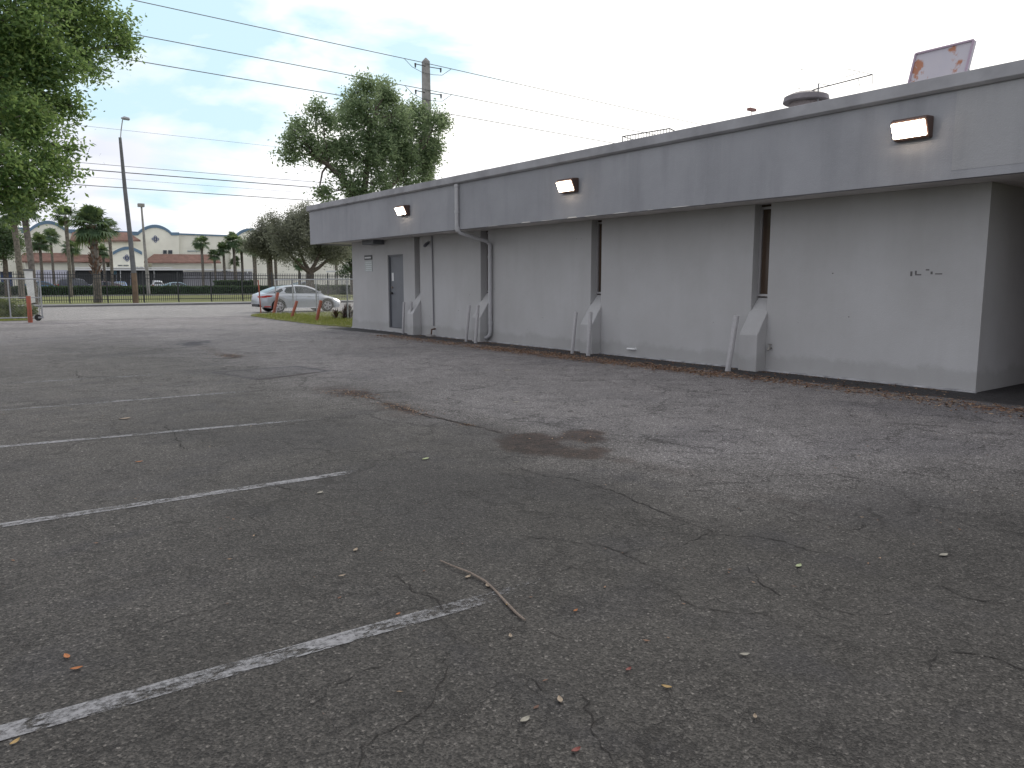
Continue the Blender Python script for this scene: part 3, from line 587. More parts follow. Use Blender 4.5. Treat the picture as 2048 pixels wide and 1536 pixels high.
# wall lamps (lit)
def wall_lamp(yc, zc, label):
    t = thing('wall_lamp', label, 'wall lamp', (FX, yc, zc), 'lit wall pack lamps on the fascia')
    w2 = 0.24
    b = MB(); prof = [(FX - 0.001, zc + 0.14), (FX - 0.17, zc + 0.13), (FX - 0.215, zc + 0.105), (FX - 0.10, zc - 0.13), (FX - 0.06, zc - 0.145), (FX - 0.001, zc - 0.145)]
    b.prism(prof, 'y', yc - w2, yc + w2); b.build('housing', BROWNMET, t, bevel=0.02)
    p0 = np.array([FX - 0.212, zc + 0.085]); p1 = np.array([FX - 0.112, zc - 0.118]); d = p1 - p0; n = np.array([d[1], -d[0]]); n = n / np.linalg.norm(n)
    if n[0] > 0: n = -n
    a_ = p0 + d * 0.04; c_ = p1 - d * 0.04
    b = MB(); b.prism([tuple(a_), tuple(a_ + n * 0.03), tuple(c_ + n * 0.03), tuple(c_)], 'y', yc - w2 + 0.022, yc + w2 - 0.02); b.build('lens', LENS, t, bevel=0.012)
    return t
wall_lamp(5.22, 3.575, 'lit lamp on the fascia nearest the camera above the blank wall')
wall_lamp(12.17, 3.52, 'lit lamp on the fascia above the middle slot window')
wall_lamp(19.1, 3.53, 'lit lamp on the fascia near the grey door, left of the downspout')

# painted pipe bollards in front of the buttresses
def bollard(px0, px1, label, r=0.045):
    base = G(*px0); d = base.copy(); top_dir = ray(*px1); X = base[0] + (px1[2] if len(px1) > 2 else 0); tp_ = onX(px1[0], px1[1], X)
    b = MB(); b.tube([base - [0, 0, 0.03], tp_], [r, r], 12)
    o = b.build('bollard', BOLL, origin=base, smooth=True, bevel=0.006); tag(o, label, 'bollard', 'painted pipe bollards along the wall'); return o
bollard((806, 667), (808, 604), 'painted pipe bollard against the grey door, left of its pair', 0.04)
bollard((820, 669), (823, 604), 'painted pipe bollard right of the door, touching the far buttress', 0.04)
bollard((932, 683), (939, 610), 'leaning painted bollard left of the buttress behind the downspout', 0.04)
bollard((951, 686), (956, 610), 'upright painted bollard at the buttress next to the downspout', 0.045)
bollard((1144, 707), (1152, 624), 'slim leaning bollard left of the middle buttress', 0.038)
bollard((1176, 711), (1181, 623), 'upright bollard standing in front of the middle buttress', 0.045)
bollard((1455, 742), (1473, 631), 'leaning bollard beside the buttress nearest the camera', 0.05)

# ------------------------------------------------------------------ things on the roof
RX = 13.2
pts = [onX(x, y, RX) for x, y in ((1815, 178), (1832, 108), (1948, 80), (1930, 150))]
def rustmat():
    m = bpy.data.materials.new('peeling_panel'); m.use_nodes = True; nt = m.node_tree; bb = nt.nodes['Principled BSDF']
    t = N(nt, 'ShaderNodeTexCoord').outputs['Object']; a = N(nt, 'ShaderNodeTexNoise', inp={'Scale': 3.6, 'Detail': 5, 'Roughness': 0.6}); 
    mpn = N(nt, 'ShaderNodeMapping'); mpn.inputs[1].default_value = (0.2, 0.9, 0.35); L(nt, t, mpn.inputs[0]); L(nt, mpn.outputs[0], a.inputs[0])
    f = ramp(nt, a.outputs[0], [(0.55, 0.0), (0.60, 1.0)]).outputs[0]
    a2 = N(nt, 'ShaderNodeTexNoise', inp={'Scale': 3, 'Detail': 4}); L(nt, t, a2.inputs[0])
    L(nt, mixc(nt, f, mixc(nt, a2.outputs[0], (0.46, 0.45, 0.53), (0.58, 0.54, 0.58)), (0.42, 0.19, 0.12)), bb.inputs['Base Color']); bb.inputs['Roughness'].default_value = 0.7; return m
ht = thing('equipment_hood', 'peeling white sheet metal hood with rust patches on the roof edge', 'roof hood', tuple((pts[0] + pts[3]) / 2))
b = MB(); dx = np.array([0.10, 0, 0.0]); v8 = [p for p in pts] + [p + dx for p in pts]
b.add(v8, [(0, 1, 2, 3), (7, 6, 5, 4), (0, 4, 5, 1), (1, 5, 6, 2), (2, 6, 7, 3), (3, 7, 4, 0)]); b.build('panel', rustmat(), ht)
b = MB(); e = np.array([-0.012, 0, 0]); 
for i, j in ((0, 1), (1, 2), (2, 3)): b.tube([pts[i] + e, pts[j] + e], 0.018, 6)
b.build('frame', mat('hood_edge', (0.42, 0.33, 0.42), 0.6), ht)
for k in (0, 3): MB().tube([pts[k] + dx * 0.5 + [0.02, 0, 0.1], [pts[k][0] + 0.5, pts[k][1], 3.86]], 0.03, 6).build('strut', GALV, ht)
# roof fan
fc = onX(1612, 200, 13.5); fn = thing('roof_fan', 'brown domed roof exhaust fan under the fallen aerial', 'roof fan', (13.5, fc[1], 3.86))
b = MB(); ztop = onX(1612, 184, 13.5)[2]; zl = onX(1612, 206, 13.5)[2]
b.tube([(13.5, fc[1], 3.86), (13.5, fc[1], zl), (13.5, fc[1], zl)], [0.30, 0.30, 0.36], 20); b.build('curb', mat('fan_base', (0.24, 0.21, 0.22), 0.7), fn)
b = MB(); b.tube([(13.5, fc[1], zl), (13.5, fc[1], zl + 0.02), (13.5, fc[1], ztop - 0.09), (13.5, fc[1], ztop - 0.03), (13.5, fc[1], ztop)], [0.40, 0.42, 0.40, 0.27, 0.10], 20); b.build('hood', mat('fan_dome', (0.17, 0.155, 0.17), 0.6, 0.2, 0.3, 3), fn, smooth=True)
# aerial
AX = 13.35; A_ = lambda x, y, X=AX: onX(x, y, X)
an = thing('tv_aerial', 'bent old television aerial hanging over the roof fan', 'aerial', tuple(A_(1637, 200)))
b = MB(); b.tube([A_(1596, 192), A_(1602, 187), A_(1640, 176), A_(1745, 149)], 0.010, 6); b.build('boom', WIREM, an)
b = MB(); b.tube([A_(1637, 208) * [1, 1, 1] + [0, 0, -0.9], A_(1637, 167)], 0.012, 6); b.build('mast', WIREG, an)
for (p, q) in (((1695, 138), (1745, 149)), ((1690, 154), (1720, 145)), ((1637, 167), (1660, 171)), ((1600, 140), (1612, 137)), ((1590, 178), (1600, 177)), ((1745, 149), (1745, 168)), ((1716, 156), (1720, 174))):
    b = MB(); b.tube([A_(*p), A_(*q)], 0.005, 5); b.build('element', WIREG, an)
b = MB(); b.tube([A_(1600, 140), A_(1690, 154)], 0.003, 4); b.tube([A_(1590, 178), A_(1637, 176)], 0.003, 4); b.build('wire', WIREG, an)
# rack
rk = thing('pipe_rack', 'low black metal rail rack lying along the roof', 'rack', tuple(onX(1245, 282, 13.3)))
b = MB(); q = [onX(x, y, 13.3) for x, y in ((1245, 273), (1339, 257))]
b.tube(q, 0.012, 6); b.tube([onX(1245, 273, 13.3), onX(1245, 273, 13.3) + [0, 0, -0.8]], 0.012, 6); b.tube([q[0], onX(1265, 279, 13.3)], 0.008, 5); b.tube([q[1], q[1] + [0.35, -0.1, -0.12]], 0.012, 6)
b.tube([q[0] - [0, 0, .55], q[1] - [0, 0, .55]], 0.012, 6); b.build('rail', WIREM, rk)
b = MB()
for i in range(1, 18):
    p = q[0] + (q[1] - q[0]) * i / 17; b.tube([p, p - [0, 0, 0.55]], 0.007, 5)
bb_ = b.build('bars', WIREM, rk)
o = MB().box(13.3, 13.5, 9.77, 9.85, 4.95, 5.0).tube([(13.4, 9.81, 3.85), (13.4, 9.81, 4.96)], 0.006, 5).build('obstruction_light', mat('red_brown', (0.22, 0.10, 0.09), 0.6), origin=(13.4, 9.81, 3.86)); tag(o, 'tiny reddish box on a thin stem above the roof edge', 'roof marker')

# ------------------------------------------------------------------ chain link fence, gate, red posts
def chainlink(b, P0, P1, z0, z1, s=0.075, r=0.0022):
    P0 = np.array(P0, float); P1 = np.array(P1, float); ln = np.linalg.norm(P1 - P0); d = (P1 - P0) / ln; H = z1 - z0
    k = -H
    while k < ln:
        for sg_ in (1, -1):
            a0, a1 = k, k + H; zz0, zz1 = (z0, z1) if sg_ == 1 else (z1, z0)
            if a0 < 0: zz0 += (zz1 - zz0) * (-a0) / H; a0 = 0
            if a1 > ln: zz1 = zz0 + (zz1 - zz0) * (ln - a0) / max(1e-6, (a1 - a0)); a1 = ln
            if a1 - a0 > 0.02: b.tube([(*(P0 + d * a0), zz0), (*(P0 + d * a1), zz1)], r, 3, False)
        k += s
cf = thing('chain_link_fence', 'low galvanised chain link fence on the grass in front of the silver car', 'fence', (13.97, 33, 0))
CL = [(13.97, 38.5), (13.98, 36.2), (14.0, 33.4), (13.9, 29.9), (13.9, 26.2)]
for (x, y) in CL: MB().tube([(x, y, 0), (x, y, 1.72)], 0.032, 8).build('post', GALV, cf)
for i in range(4):
    (x0, y0), (x1, y1) = CL[i], CL[i + 1]
    MB().tube([(x0, y0, 1.70), (x1, y1, 1.70)], 0.022, 8).build('top_rail', GALV, cf)
    b = MB(); chainlink(b, (x0, y0), (x1, y1), 0.05, 1.69, 0.11); b.build('mesh', GALV, cf)
GY = 37.0
gt = thing('rolling_gate', 'rolling chain link gate frame parked open at the left edge of the driveway', 'gate', (3.6, GY, 0))
gx1 = G(88, 642)[0]; gz = onY(88, 558, GY)[2]
b = MB(); b.tube([(gx1, GY, 0.12), (gx1, GY, gz)], 0.03, 8); b.tube([(gx1 - 0.10, GY, 0.12), (gx1 - 0.06, GY, gz * .9)], 0.014, 6); b.tube([(gx1, GY, gz), (gx1 - 5.5, GY, gz)], 0.025, 8); b.tube([(gx1, GY, 0.14), (gx1 - 5.5, GY, 0.14)], 0.025, 8); b.tube([(gx1, GY, 0.95), (gx1 - 5.5, GY, 0.95)], 0.02, 8)
for dx_ in (1.1, 3.2, 5.5): b.tube([(gx1 - dx_, GY, 0.14), (gx1 - dx_, GY, gz)], 0.025, 8)
b.build('frame', GALV, gt)
b = MB(); chainlink(b, (gx1, GY), (gx1 - 5.5, GY), 0.16, gz - 0.02, 0.11); b.build('mesh', GALV, gt)
b = MB(); b.tube([(gx1 - 0.16, GY - 0.05, 0.13), (gx1 - 0.16, GY + 0.05, 0.13)], 0.13, 16); wh = b.build('wheel', RUBBER, gt)
b = MB(); b.box(gx1 - 0.16, gx1 + 0.03, GY - 0.07, GY - 0.055, 0.10, 0.17); b.build('bracket', GALV, wh)
def redpost(p0, p1, Y0_, label, r=0.055, dy=0.0):
    a = G(*p0); t_ = onY(p1[0], p1[1], a[1] + dy); b = MB(); b.tube([a - [0, 0, 0.05], t_], r, 10)
    o = b.build('red_post', RED, origin=a, smooth=True, bevel=0.008); tag(o, label, 'post', 'faded red posts beside the driveway')
redpost((522, 626), (516.5, 560), 0, 'thin tall red post at the tail of the silver car', 0.035)
redpost((546.5, 628), (556, 585), 0, 'leaning red post in front of the silver car rear wheel', 0.075)
redpost((582, 636), (594, 602), 0, 'leaning red post in front of the silver car rear door', 0.065)
redpost((632, 643), (642, 601), 0, 'leaning orange red post in front of the silver car front door', 0.065)
redpost((61, 645), (56.5, 592), 0, 'red post beside the open rolling gate at the left', 0.085)

# ------------------------------------------------------------------ foliage generators
def leaves(centers, per, spread, size, seed, aspect=0.45, droop=0.0):
    rs = np.random.RandomState(seed); C = np.repeat(centers, per, 0); n = len(C)
    P = C + rs.randn(n, 3) * spread
    d = rs.randn(n, 3); d[:, 2] = d[:, 2] * 0.7 - droop; d /= np.linalg.norm(d, axis=1)[:, None]
    e = rs.randn(n, 3); e -= (e * d).sum(1)[:, None] * d; e /= np.linalg.norm(e, axis=1)[:, None]
    s = size * (0.6 + 0.8 * rs.rand(n))[:, None]
    V = np.stack([P - d * s * 0.5, P + e * s * aspect * 0.5, P + d * s * 0.5, P - e * s * aspect * 0.5], 1).reshape(-1, 3)
    return V, np.arange(4 * n).reshape(-1, 4)
def blob_points(blobs, n, seed, inner=0.35, flat=1.0):
    rs = np.random.RandomState(seed); W = np.array([b[3] ** 2 for b in blobs]); W = W / W.sum(); out = []
    for b_, w_ in zip(blobs, W):
        k = max(3, int(n * w_)); d = rs.randn(k, 3); d /= np.linalg.norm(d, axis=1)[:, None]
        r = (inner + (1 - inner) * rs.rand(k) ** 0.6)[:, None] * b_[3] * (0.62 + 0.72 * rs.rand(k)[:, None])
        out.append(np.array(b_[:3]) + d * r * [1, 1, flat])
    return np.concatenate(out)
def limbs(b, base, joints, blobs, r0, seed=0):
    rs = random.Random(seed)
    for bl in blobs:
        c = Vector(bl[:3]); j = min(joints, key=lambda q: (Vector(q[0]) - c).length + (0.6 if q[0][2] > c.z else 0)); p = Vector(j[0]); rr = j[1]
        pts_ = [p]; k = 4
        for i in range(1, k + 1):
            t = i / k; pts_.append(p.lerp(c, t) + Vector((rs.uniform(-1, 1), rs.uniform(-1, 1), rs.uniform(-.5, 1))) * 0.10 * (c - p).length * (1 if i < k else 0.3))
        b.tube(pts_, [rr * (1 - 0.75 * i / k) for i in range(k + 1)], 7, True)
        for q in range(5):
            a = pts_[rs.randint(2, k)]; d = Vector((rs.uniform(-1, 1), rs.uniform(-1, 1), rs.uniform(-.3, 1))).normalized() * bl[3] * rs.uniform(0.5, 1.0)
            b.tube([a, a + d * 0.5 + Vector((0, 0, .05)), a + d], [rr * 0.28, rr * 0.18, rr * 0.05], 5, True)
def tree(name, label, base, trunk, joints, blobs, ncl, per, spread, size, seed, leafm, barkm, group=None, inner=0.35, aspect=0.45, cat='tree'):
    t = thing(name, label, cat, base, group)
    b = MB()
    for pts_, rs_ in trunk: b.tube(pts_, rs_, 10)
    limbs(b, base, joints, blobs, 0.1, seed); b.build('trunk', barkm, t, smooth=True)
    C = blob_points(blobs, ncl, seed, inner); V, F = leaves(C, per, spread, size, seed + 1, aspect)
    quads_obj('crown', V, F, leafm, t)
    return t

# near tree at the left edge
def pxblob(px, py, depthY, rpx):
    p = onY(px, py, depthY); dist = p @ _F; return (p[0], p[1], p[2], rpx / FPX * dist)
nb = [pxblob(*q) for q in ((40, 40, 17, 80), (150, 40, 18, 62), (215, 55, 18.5, 44), (243, 95, 18.5, 26), (110, 120, 17, 55), (175, 120, 18, 34), (45, 150, 17, 65), (55, 240, 16.5, 52), (112, 210, 17.5, 36), (150, 215, 17.5, 20), (30, 330, 16, 50), (90, 320, 16.5, 42), (135, 300, 17, 22),
      (25, 395, 16, 36), (75, 385, 16.5, 32), (108, 350, 17, 18), (105, 395, 17, 18), (142, 338, 17, 11), (-80, 60, 17, 90), (-90, 220, 17, 90), (-80, 350, 16, 70), (60, -60, 17.5, 80), (170, -40, 18, 60), (-20, -140, 18, 90), (100, -150, 18.5, 70), (-40, 110, 20, 80), (30, 230, 19.5, 70), (-150, -60, 18, 90))]
tb = (-1.2, 17.6, 0)
tree('shade_tree', 'big leafy yellow green tree hanging over the left edge of the lot', tb, [([(-1.2, 17.6, -0.1), (-1.15, 17.6, 1.2), (-1.0, 17.55, 2.6), (-0.8, 17.6, 4.0), (-0.7, 17.6, 5.6), (-0.6, 17.7, 7.2)], [0.34, 0.27, 0.24, 0.2, 0.15, 0.08])],
     [((-1.0, 17.55, 2.8), 0.12), ((-0.8, 17.6, 4.0), 0.11), ((-0.7, 17.6, 5.6), 0.09), ((-0.6, 17.7, 7.0), 0.07)], nb, 1500, 56, 0.13, 0.09, 21, LEAFN, BARKL, inner=0.2)

# centre tree behind the building end
cbl = [pxblob(*q) for q in ((735, 170, 31, 24), (720, 205, 31, 33), (770, 215, 32, 34), (690, 240, 31, 24), (740, 260, 31, 38), (630, 222, 30.5, 20), (650, 245, 30.5, 22), (600, 262, 30.5, 24), (575, 300, 30.5, 24), (620, 300, 30.5, 30), (665, 305, 31, 33), (590, 265, 30, 14), (810, 225, 33, 18), (825, 250, 32, 30),
      (870, 240, 32, 26), (890, 245, 32, 14), (790, 285, 31.5, 36), (845, 300, 32, 28), (730, 320, 31, 36), (800, 340, 31.5, 30), (850, 345, 32, 24), (760, 365, 31, 30), (700, 372, 31, 26), (655, 390, 31, 18), (720, 385, 31, 20), (640, 392, 31, 10), (830, 385, 32, 30), (700, 215, 32.5, 20), (780, 190, 31.5, 16), (770, 185, 32, 22), (835, 222, 32, 20), (765, 300, 31, 34), (690, 290, 31, 28), (680, 345, 31, 20), (872, 285, 32, 20), (862, 318, 32, 22), (800, 250, 31, 30), (815, 310, 31.5, 30))]
ct = onY(742, 560, 31)[0]
j1 = onY(700, 372, 31); j2 = onY(735, 330, 31); j3 = onY(800, 355, 31.5); j0 = onY(722, 430, 31); jl = onY(655, 330, 30.7)
tree('street_tree', 'dark spreading tree rising behind the far end of the grey building', (ct, 31, 0), [([(ct, 31, -0.1), (ct - 0.1, 31, 2.0), tuple(j0), tuple(j1)], [0.30, 0.24, 0.2, 0.15]), ([tuple(j0), tuple(j2), tuple(onY(740, 230, 31))], [0.16, 0.12, 0.05]), ([tuple(j0), tuple(j3), tuple(onY(845, 280, 32))], [0.15, 0.10, 0.04]), ([tuple(j1), tuple(jl), tuple(onY(600, 290, 30.5))], [0.13, 0.09, 0.04])],
     [(tuple(j1), 0.06), (tuple(j2), 0.07), (tuple(j3), 0.06), (tuple(jl), 0.05), (tuple(onY(740, 250, 31)), 0.05)], cbl, 1350, 36, 0.15, 0.14, 31, LEAFC, BARK, inner=0.35)

# live oaks across the road
def oak(label, pxb, pyb, Y, blobs, lm=LEAFO, ncl=600, seed=41, r=0.35, size=0.30, forks=None, tw=0.0):
    zb = 0.1 if Y < 99 else 0.3
    bb = [pxblob(*q) for q in blobs]; x0 = onY(pxb, pyb, Y)[0]; f = onY(pxb, pyb, Y); tr = [([(x0, Y, zb), (x0 - 0.02, Y, f[2] * 0.6), tuple(f)], [r * 1.25, r, r * 0.9])]; js = [(tuple(f), r * 0.5)]
    for q in (forks or []):
        p = onY(q[0], q[1], Y); tr.append(([tuple(f), tuple((f + p) / 2 + [0, 0, -0.15]), tuple(p)], [r * 0.6, r * 0.42, r * 0.3])); js.append((tuple(p), r * 0.3))
    return tree('oak_tree', label, (x0, Y, zb), tr, js, bb, int(ncl * 0.95), 46, 0.34, size * 0.68, seed, lm, BARK, 'trees across the road', 0.3)
oak('large grey green oak with a forked dark trunk, behind the silver car', 620, 545, 76, ((618, 438, 76, 22), (585, 450, 76, 22), (560, 470, 75, 26), (600, 480, 75, 32), (640, 475, 76, 32), (575, 500, 75, 24), (630, 500, 77, 26), (660, 500, 76, 26), (545, 440, 76, 12), (650, 440, 77, 22), (610, 418, 77, 10), (680, 500, 77, 24), (600, 440, 78, 26), (660, 460, 77, 28)), forks=((585, 515), (600, 505), (640, 505), (655, 520)), ncl=950, seed=41, r=0.42)
oak('smaller dark oak left of the forked oak', 540, 505, 86, ((535, 455, 86, 16), (520, 475, 86, 20), (545, 485, 86, 24), (505, 490, 86, 16), (530, 500, 86, 20), (560, 505, 86, 14), (550, 462, 86, 16)), ncl=420, seed=51, r=0.25)
oak('dark green tree hidden behind the building corner', 705, 545, 90, ((690, 500, 90, 20), (705, 520, 90, 18), (720, 480, 90, 34), (690, 540, 90, 12), (740, 510, 90, 30), (670, 510, 92, 14)), LEAFH, 420, 61, 0.3)
oak('low bushy tree on the far left behind the tall palms', 10, 520, 96, ((0, 470, 96, 26), (30, 480, 96, 20), (-40, 490, 96, 30), (8, 500, 96, 20), (-20, 450, 96, 26)), LEAFP, 360, 66, 0.25)

# palms
def palm(label, px, pyc, Y, rpx, seed, boots=False, tr=0.14, lean=0.0, n=52, zb=0.3, bx=None, group='palms in front of the long cream building'):
    rs = random.Random(seed); top = onY(px, pyc, Y); dist = top @ _F; Rr = rpx / FPX * dist; xb = top[0] if bx is None else onY(bx, pyc, Y)[0]
    t = thing('palm_tree', label, 'palm tree', (xb, Y, zb), group)
    b = MB(); K = 9; P_ = []
    for i in range(K + 1):
        u = i / K; P_.append((xb + (top[0] - xb) * u ** 1.2 + math.sin(u * 3) * 0.05, Y, zb + (top[2] - Rr * 0.15 - zb) * u))
    b.tube(P_, [tr * (1.15 if i == 0 else 1) * (1 + 0.05 * rs.uniform(-1, 1)) for i in range(K + 1)], 10); tk = b.build('trunk', PALMB, t, smooth=True)
    if boots:
        b = MB()
        for i in range(170):
            u = rs.uniform(0.36, 0.97); z = zb + (top[2] - Rr * 0.15 - zb) * u; x = xb + (top[0] - xb) * u ** 1.2; a = rs.uniform(0, 6.283); l = rs.uniform(0.12, 0.28) * (1.5 if 0.36 < u < 0.62 else 1); c, s_ = math.cos(a), math.sin(a)
            b.tube([(x + c * tr * .8, Y + s_ * tr * .8, z), (x + c * (tr + l * .5), Y + s_ * (tr + l * .5), z + l * 0.9)], [0.06, 0.025], 4)
        b.build('boots', BOOT, t)
    V = []; F = []
    def quad(a, b_, c, d): k = len(V); V.extend([a, b_, c, d]); F.append((k, k + 1, k + 2, k + 3))
    up = Vector((0, 0, 1)); c0 = Vector((top[0], Y, top[2] - Rr * 0.15))
    for i in range(n):
        az = rs.uniform(0, 6.283); el = R(rs.uniform(-50, 85)); d = Vector((math.cos(az) * math.cos(el), math.sin(az) * math.cos(el), math.sin(el)))
        side = d.cross(up).normalized() if abs(d.z) < 0.98 else Vector((1, 0, 0)); nrm = side.cross(d).normalized()
        pl = Rr * rs.uniform(0.22, 0.6); hub = c0 + d * pl - Vector((0, 0, 0.05 * Rr)); wv = side * 0.012 * max(1, Rr)
        quad(c0 - wv, c0 + wv, hub + wv, hub - wv)
        fl = Rr * rs.uniform(0.45, 0.62); nb_ = 13
        for k in range(nb_):
            th = R(-105 + 210 * k / (nb_ - 1)); dd = (d * math.cos(th) + side * math.sin(th)).normalized(); l = fl * (0.75 + 0.25 * math.cos(th)) * rs.uniform(0.9, 1.05)
            m_ = hub + dd * l * 0.55 + nrm * 0.02; e_ = hub + dd * l - Vector((0, 0, l * rs.uniform(0.15, 0.5)))
            sv_ = dd.cross(nrm).normalized() * l * 0.085
            quad(hub, m_ - sv_, e_, m_ + sv_)
    quads_obj('crown', np.array([tuple(v) for v in V]), np.array(F), LEAFP, t)
    return t
palm('tall cabbage palm with shaggy orange brown boots at the roadside', 182, 442, 64.2, 50, 1, True, 0.27, zb=0.1, n=80, bx=185, group='palms across the road')
palm('leaning palm trunk behind the white pillar at the left', 44, 402, 61.5, 44, 2, False, 0.20, zb=0.1, n=50, bx=54, group='palms across the road')
palm('tan palm left of the leaning palm', 24, 420, 84, 34, 3, False, 0.26, zb=0.1, bx=30, group='palms across the road')
palm('tall thin palm between the leaning palm and the shaggy one', 130, 428, 92, 30, 4, False, 0.18, zb=0.1, group='palms across the road')
palm('short round palm under the left blue arched gable', 78, 482, 104, 27, 5, False, 0.16)
palm('short palm just left of the shaggy roadside palm', 142, 492, 104, 22, 6, False, 0.16)
palm('second tall palm seen right of the shaggy palm', 217, 452, 100, 24, 7, False, 0.18)
palm('small palm right behind the shaggy trunk', 205, 500, 106, 18, 8, False, 0.15)
palm('dark palm behind the near tree foliage at far left', 100, 470, 110, 22, 17, False, 0.15)
palm('round palm against the cream parapet wall', 402, 482, 106, 20, 9, False, 0.17)
palm('palm with a thin curved trunk beside the tiled awning end', 446, 496, 106, 20, 10, False, 0.17)
palm('tall bright palm under the small far arch', 466, 478, 106, 23, 11, False, 0.18)
palm('palm right of the tall bright palm', 482, 490, 108, 20, 12, False, 0.18)
palm('short low palm beside the white court panel', 428, 508, 106, 16, 13, False, 0.15)
palm('stout palm trunk left of the dark oak', 507, 490, 100, 24, 14, False, 0.24)
palm('pale palm trunk under the dark oak crown', 535, 495, 100, 22, 15, False, 0.24)
palm('grey palm trunk right of the dark oak crown', 549, 492, 102, 20, 16, False, 0.2)
palm('tan palm trunk seen under the soffit', 671, 505, 98, 24, 18, False, 0.2)
palm('low feathery palm left of the forked oak trunk', 597, 528, 96, 16, 19, False, 0.12)
palm('low palm beneath the stout palm', 470, 520, 108, 14, 20, False, 0.12)

# hedges
def hedge(label, x0, x1, y0, y1, z0, z1, n, size, seed, m=LEAFH, bump=0.06, cat='hedge'):
    t = thing('hedge', label, cat, ((x0 + x1) / 2, y0, z0))
    i_ = bump * 1.6; MB().box(x0 + i_, x1 - i_, y0 + i_, y1 - i_, z0, z1 - i_).build('dark_core', HEDGEIN, t)  # solid near-black core, shade inside the hedge put into its colour
    rs = np.random.RandomState(seed); k = n; fr = rs.rand(k) < 0.62
    X = x0 + rs.rand(k) * (x1 - x0); Yv = np.where(fr, y0 + rs.rand(k) * 0.12, y0 + rs.rand(k) * (y1 - y0)); Z = np.where(fr, z0 + rs.rand(k) * (z1 - z0), z1 - rs.rand(k) * 0.1)
    Z += (fbm(X, Yv, 0.5, 5) - 0.5) * 0.16
    V, F = leaves(np.c_[X, Yv, Z], 1, bump, size, seed); quads_obj('foliage', V, F, m, t); return t
hedge('long clipped dark green hedge in front of the parked cars', 2.0, 62, 99.2, 100.2, 0.1, 1.16, 26000, 0.22, 71)
hedge('shorter raised hedge before the cream wall right of the tiled awning', onY(430, 560, 104)[0], onY(515, 560, 104)[0], 104, 105, 0.3, 1.85, 3000, 0.2, 72)
hedge('dark hedge behind the silver car seen through the chain link', onY(585, 575, 92)[0], onY(715, 575, 92)[0], 92, 93, 0.1, 1.25, 4000, 0.2, 73)
hedge('dense dark shrubbery bank at the far left beyond the fence', -30, 6.4, 97, 99, 0.1, 1.6, 6000, 0.22, 74)
def shrub(label, blobs, ncl, seed, m=LEAFS, size=0.09, cat='shrub', group=None):
    p = blobs[0]; t = thing('shrub', label, cat, (p[0], p[1], 0.03), group); b = MB(); rs = random.Random(seed)
    for q in blobs:
        for k in range(4): b.tube([(p[0] + rs.uniform(-.2, .2), p[1], 0.0), (q[0] + rs.uniform(-.2, .2), q[1], q[2])], [0.02, 0.006], 5)
    b.build('stems', BARK, t); V, F = leaves(blob_points(blobs, ncl, seed, 0.2), 26, 0.09, size, seed + 3); quads_obj('foliage', V, F, m, t)
shrub('scruffy dark shrub behind the rolling gate at the left edge', [pxblob(20, 618, 39.5, 20), pxblob(45, 622, 39.5, 14), pxblob(-10, 612, 39.5, 26), pxblob(5, 630, 39, 14)], 210, 81)
shrub('pale straggly bush beside the red post by the gate', [pxblob(58, 625, 39, 9), pxblob(40, 632, 38.6, 9), pxblob(70, 622, 39, 5)], 60, 82)

# red bromeliad clump
br = thing('bromeliad', 'dark red spiky plant clump on the grass by the building corner', 'plant', tuple(G(690, 639)))
c0 = Vector(G(692, 639)); V = []; F = []; rs = random.Random(3)
for cl_, (ox, oy, hz, nn, ll) in enumerate(((0, 0, 0.25, 90, 0.62), (-0.42, 0.05, 0.2, 45, 0.5), (0.12, -0.1, 0.45, 60, 0.55), (0.25, 0.1, 0.2, 30, 0.5))):
    for i in range(nn):
        a = rs.uniform(0, 6.283); el = R(rs.uniform(5, 85)); d = Vector((math.cos(a) * math.cos(el), math.sin(a) * math.cos(el), math.sin(el))); l = ll * rs.uniform(0.6, 1.1); o_ = c0 + Vector((ox, oy, hz * rs.random()))
        s_ = d.cross(Vector((0, 0, 1))).normalized() * 0.024; m_ = o_ + d * l * 0.6; e_ = o_ + d * l + Vector((0, 0, -0.12 * l)); k = len(V)
        V += [o_ - s_, o_ + s_, m_ + s_, m_ - s_, e_]; F += [(k, k + 1, k + 2, k + 3), (k + 3, k + 2, k + 4, k + 4)]
mb = MB(); mb.add(V, [f if f[2] != f[3] else f[:3] for f in F]); mb.build('leaves', LEAFR, br)
MB().tube([c0, c0 + Vector((0, 0, 0.4))], [0.14, 0.08], 10).build('stem', BARK, br); MB().tube([c0 + Vector((-0.42, 0.05, 0)), c0 + Vector((-0.42, 0.05, 0.3))], 0.05, 8).build('stem', BARK, br)

# ------------------------------------------------------------------ far picket fence
FY = 62.6
pf = thing('picket_fence', 'long black steel picket fence across the road', 'fence', (18, FY, 0.1))
x = 0.5; PX = []
bays = []
while x < 36: bays.append((x, x + 2.44)); x += 2.44
for (a, c) in bays:
    MB().box(a - 0.035, a + 0.035, FY - 0.035, FY + 0.035, 0.1, 2.42).build('post', BLACKM, pf)
    b = MB(); k = a + 0.15
    while k < c - 0.05: b.box(k - 0.016, k + 0.016, FY - 0.016, FY + 0.016, 0.16, 2.32); b.add([(k - 0.011, FY, 2.32), (k + 0.011, FY, 2.32), (k, FY, 2.37)], [(0, 1, 2)]); k += 0.148
    b.build('pickets', BLACKM, pf)
    b = MB()
    for z in (0.35, 1.90, 2.15): b.box(a + 0.036, c - 0.036, FY - 0.025, FY + 0.025, z - 0.025, z + 0.025)
    b.build('rail', BLACKM, pf)

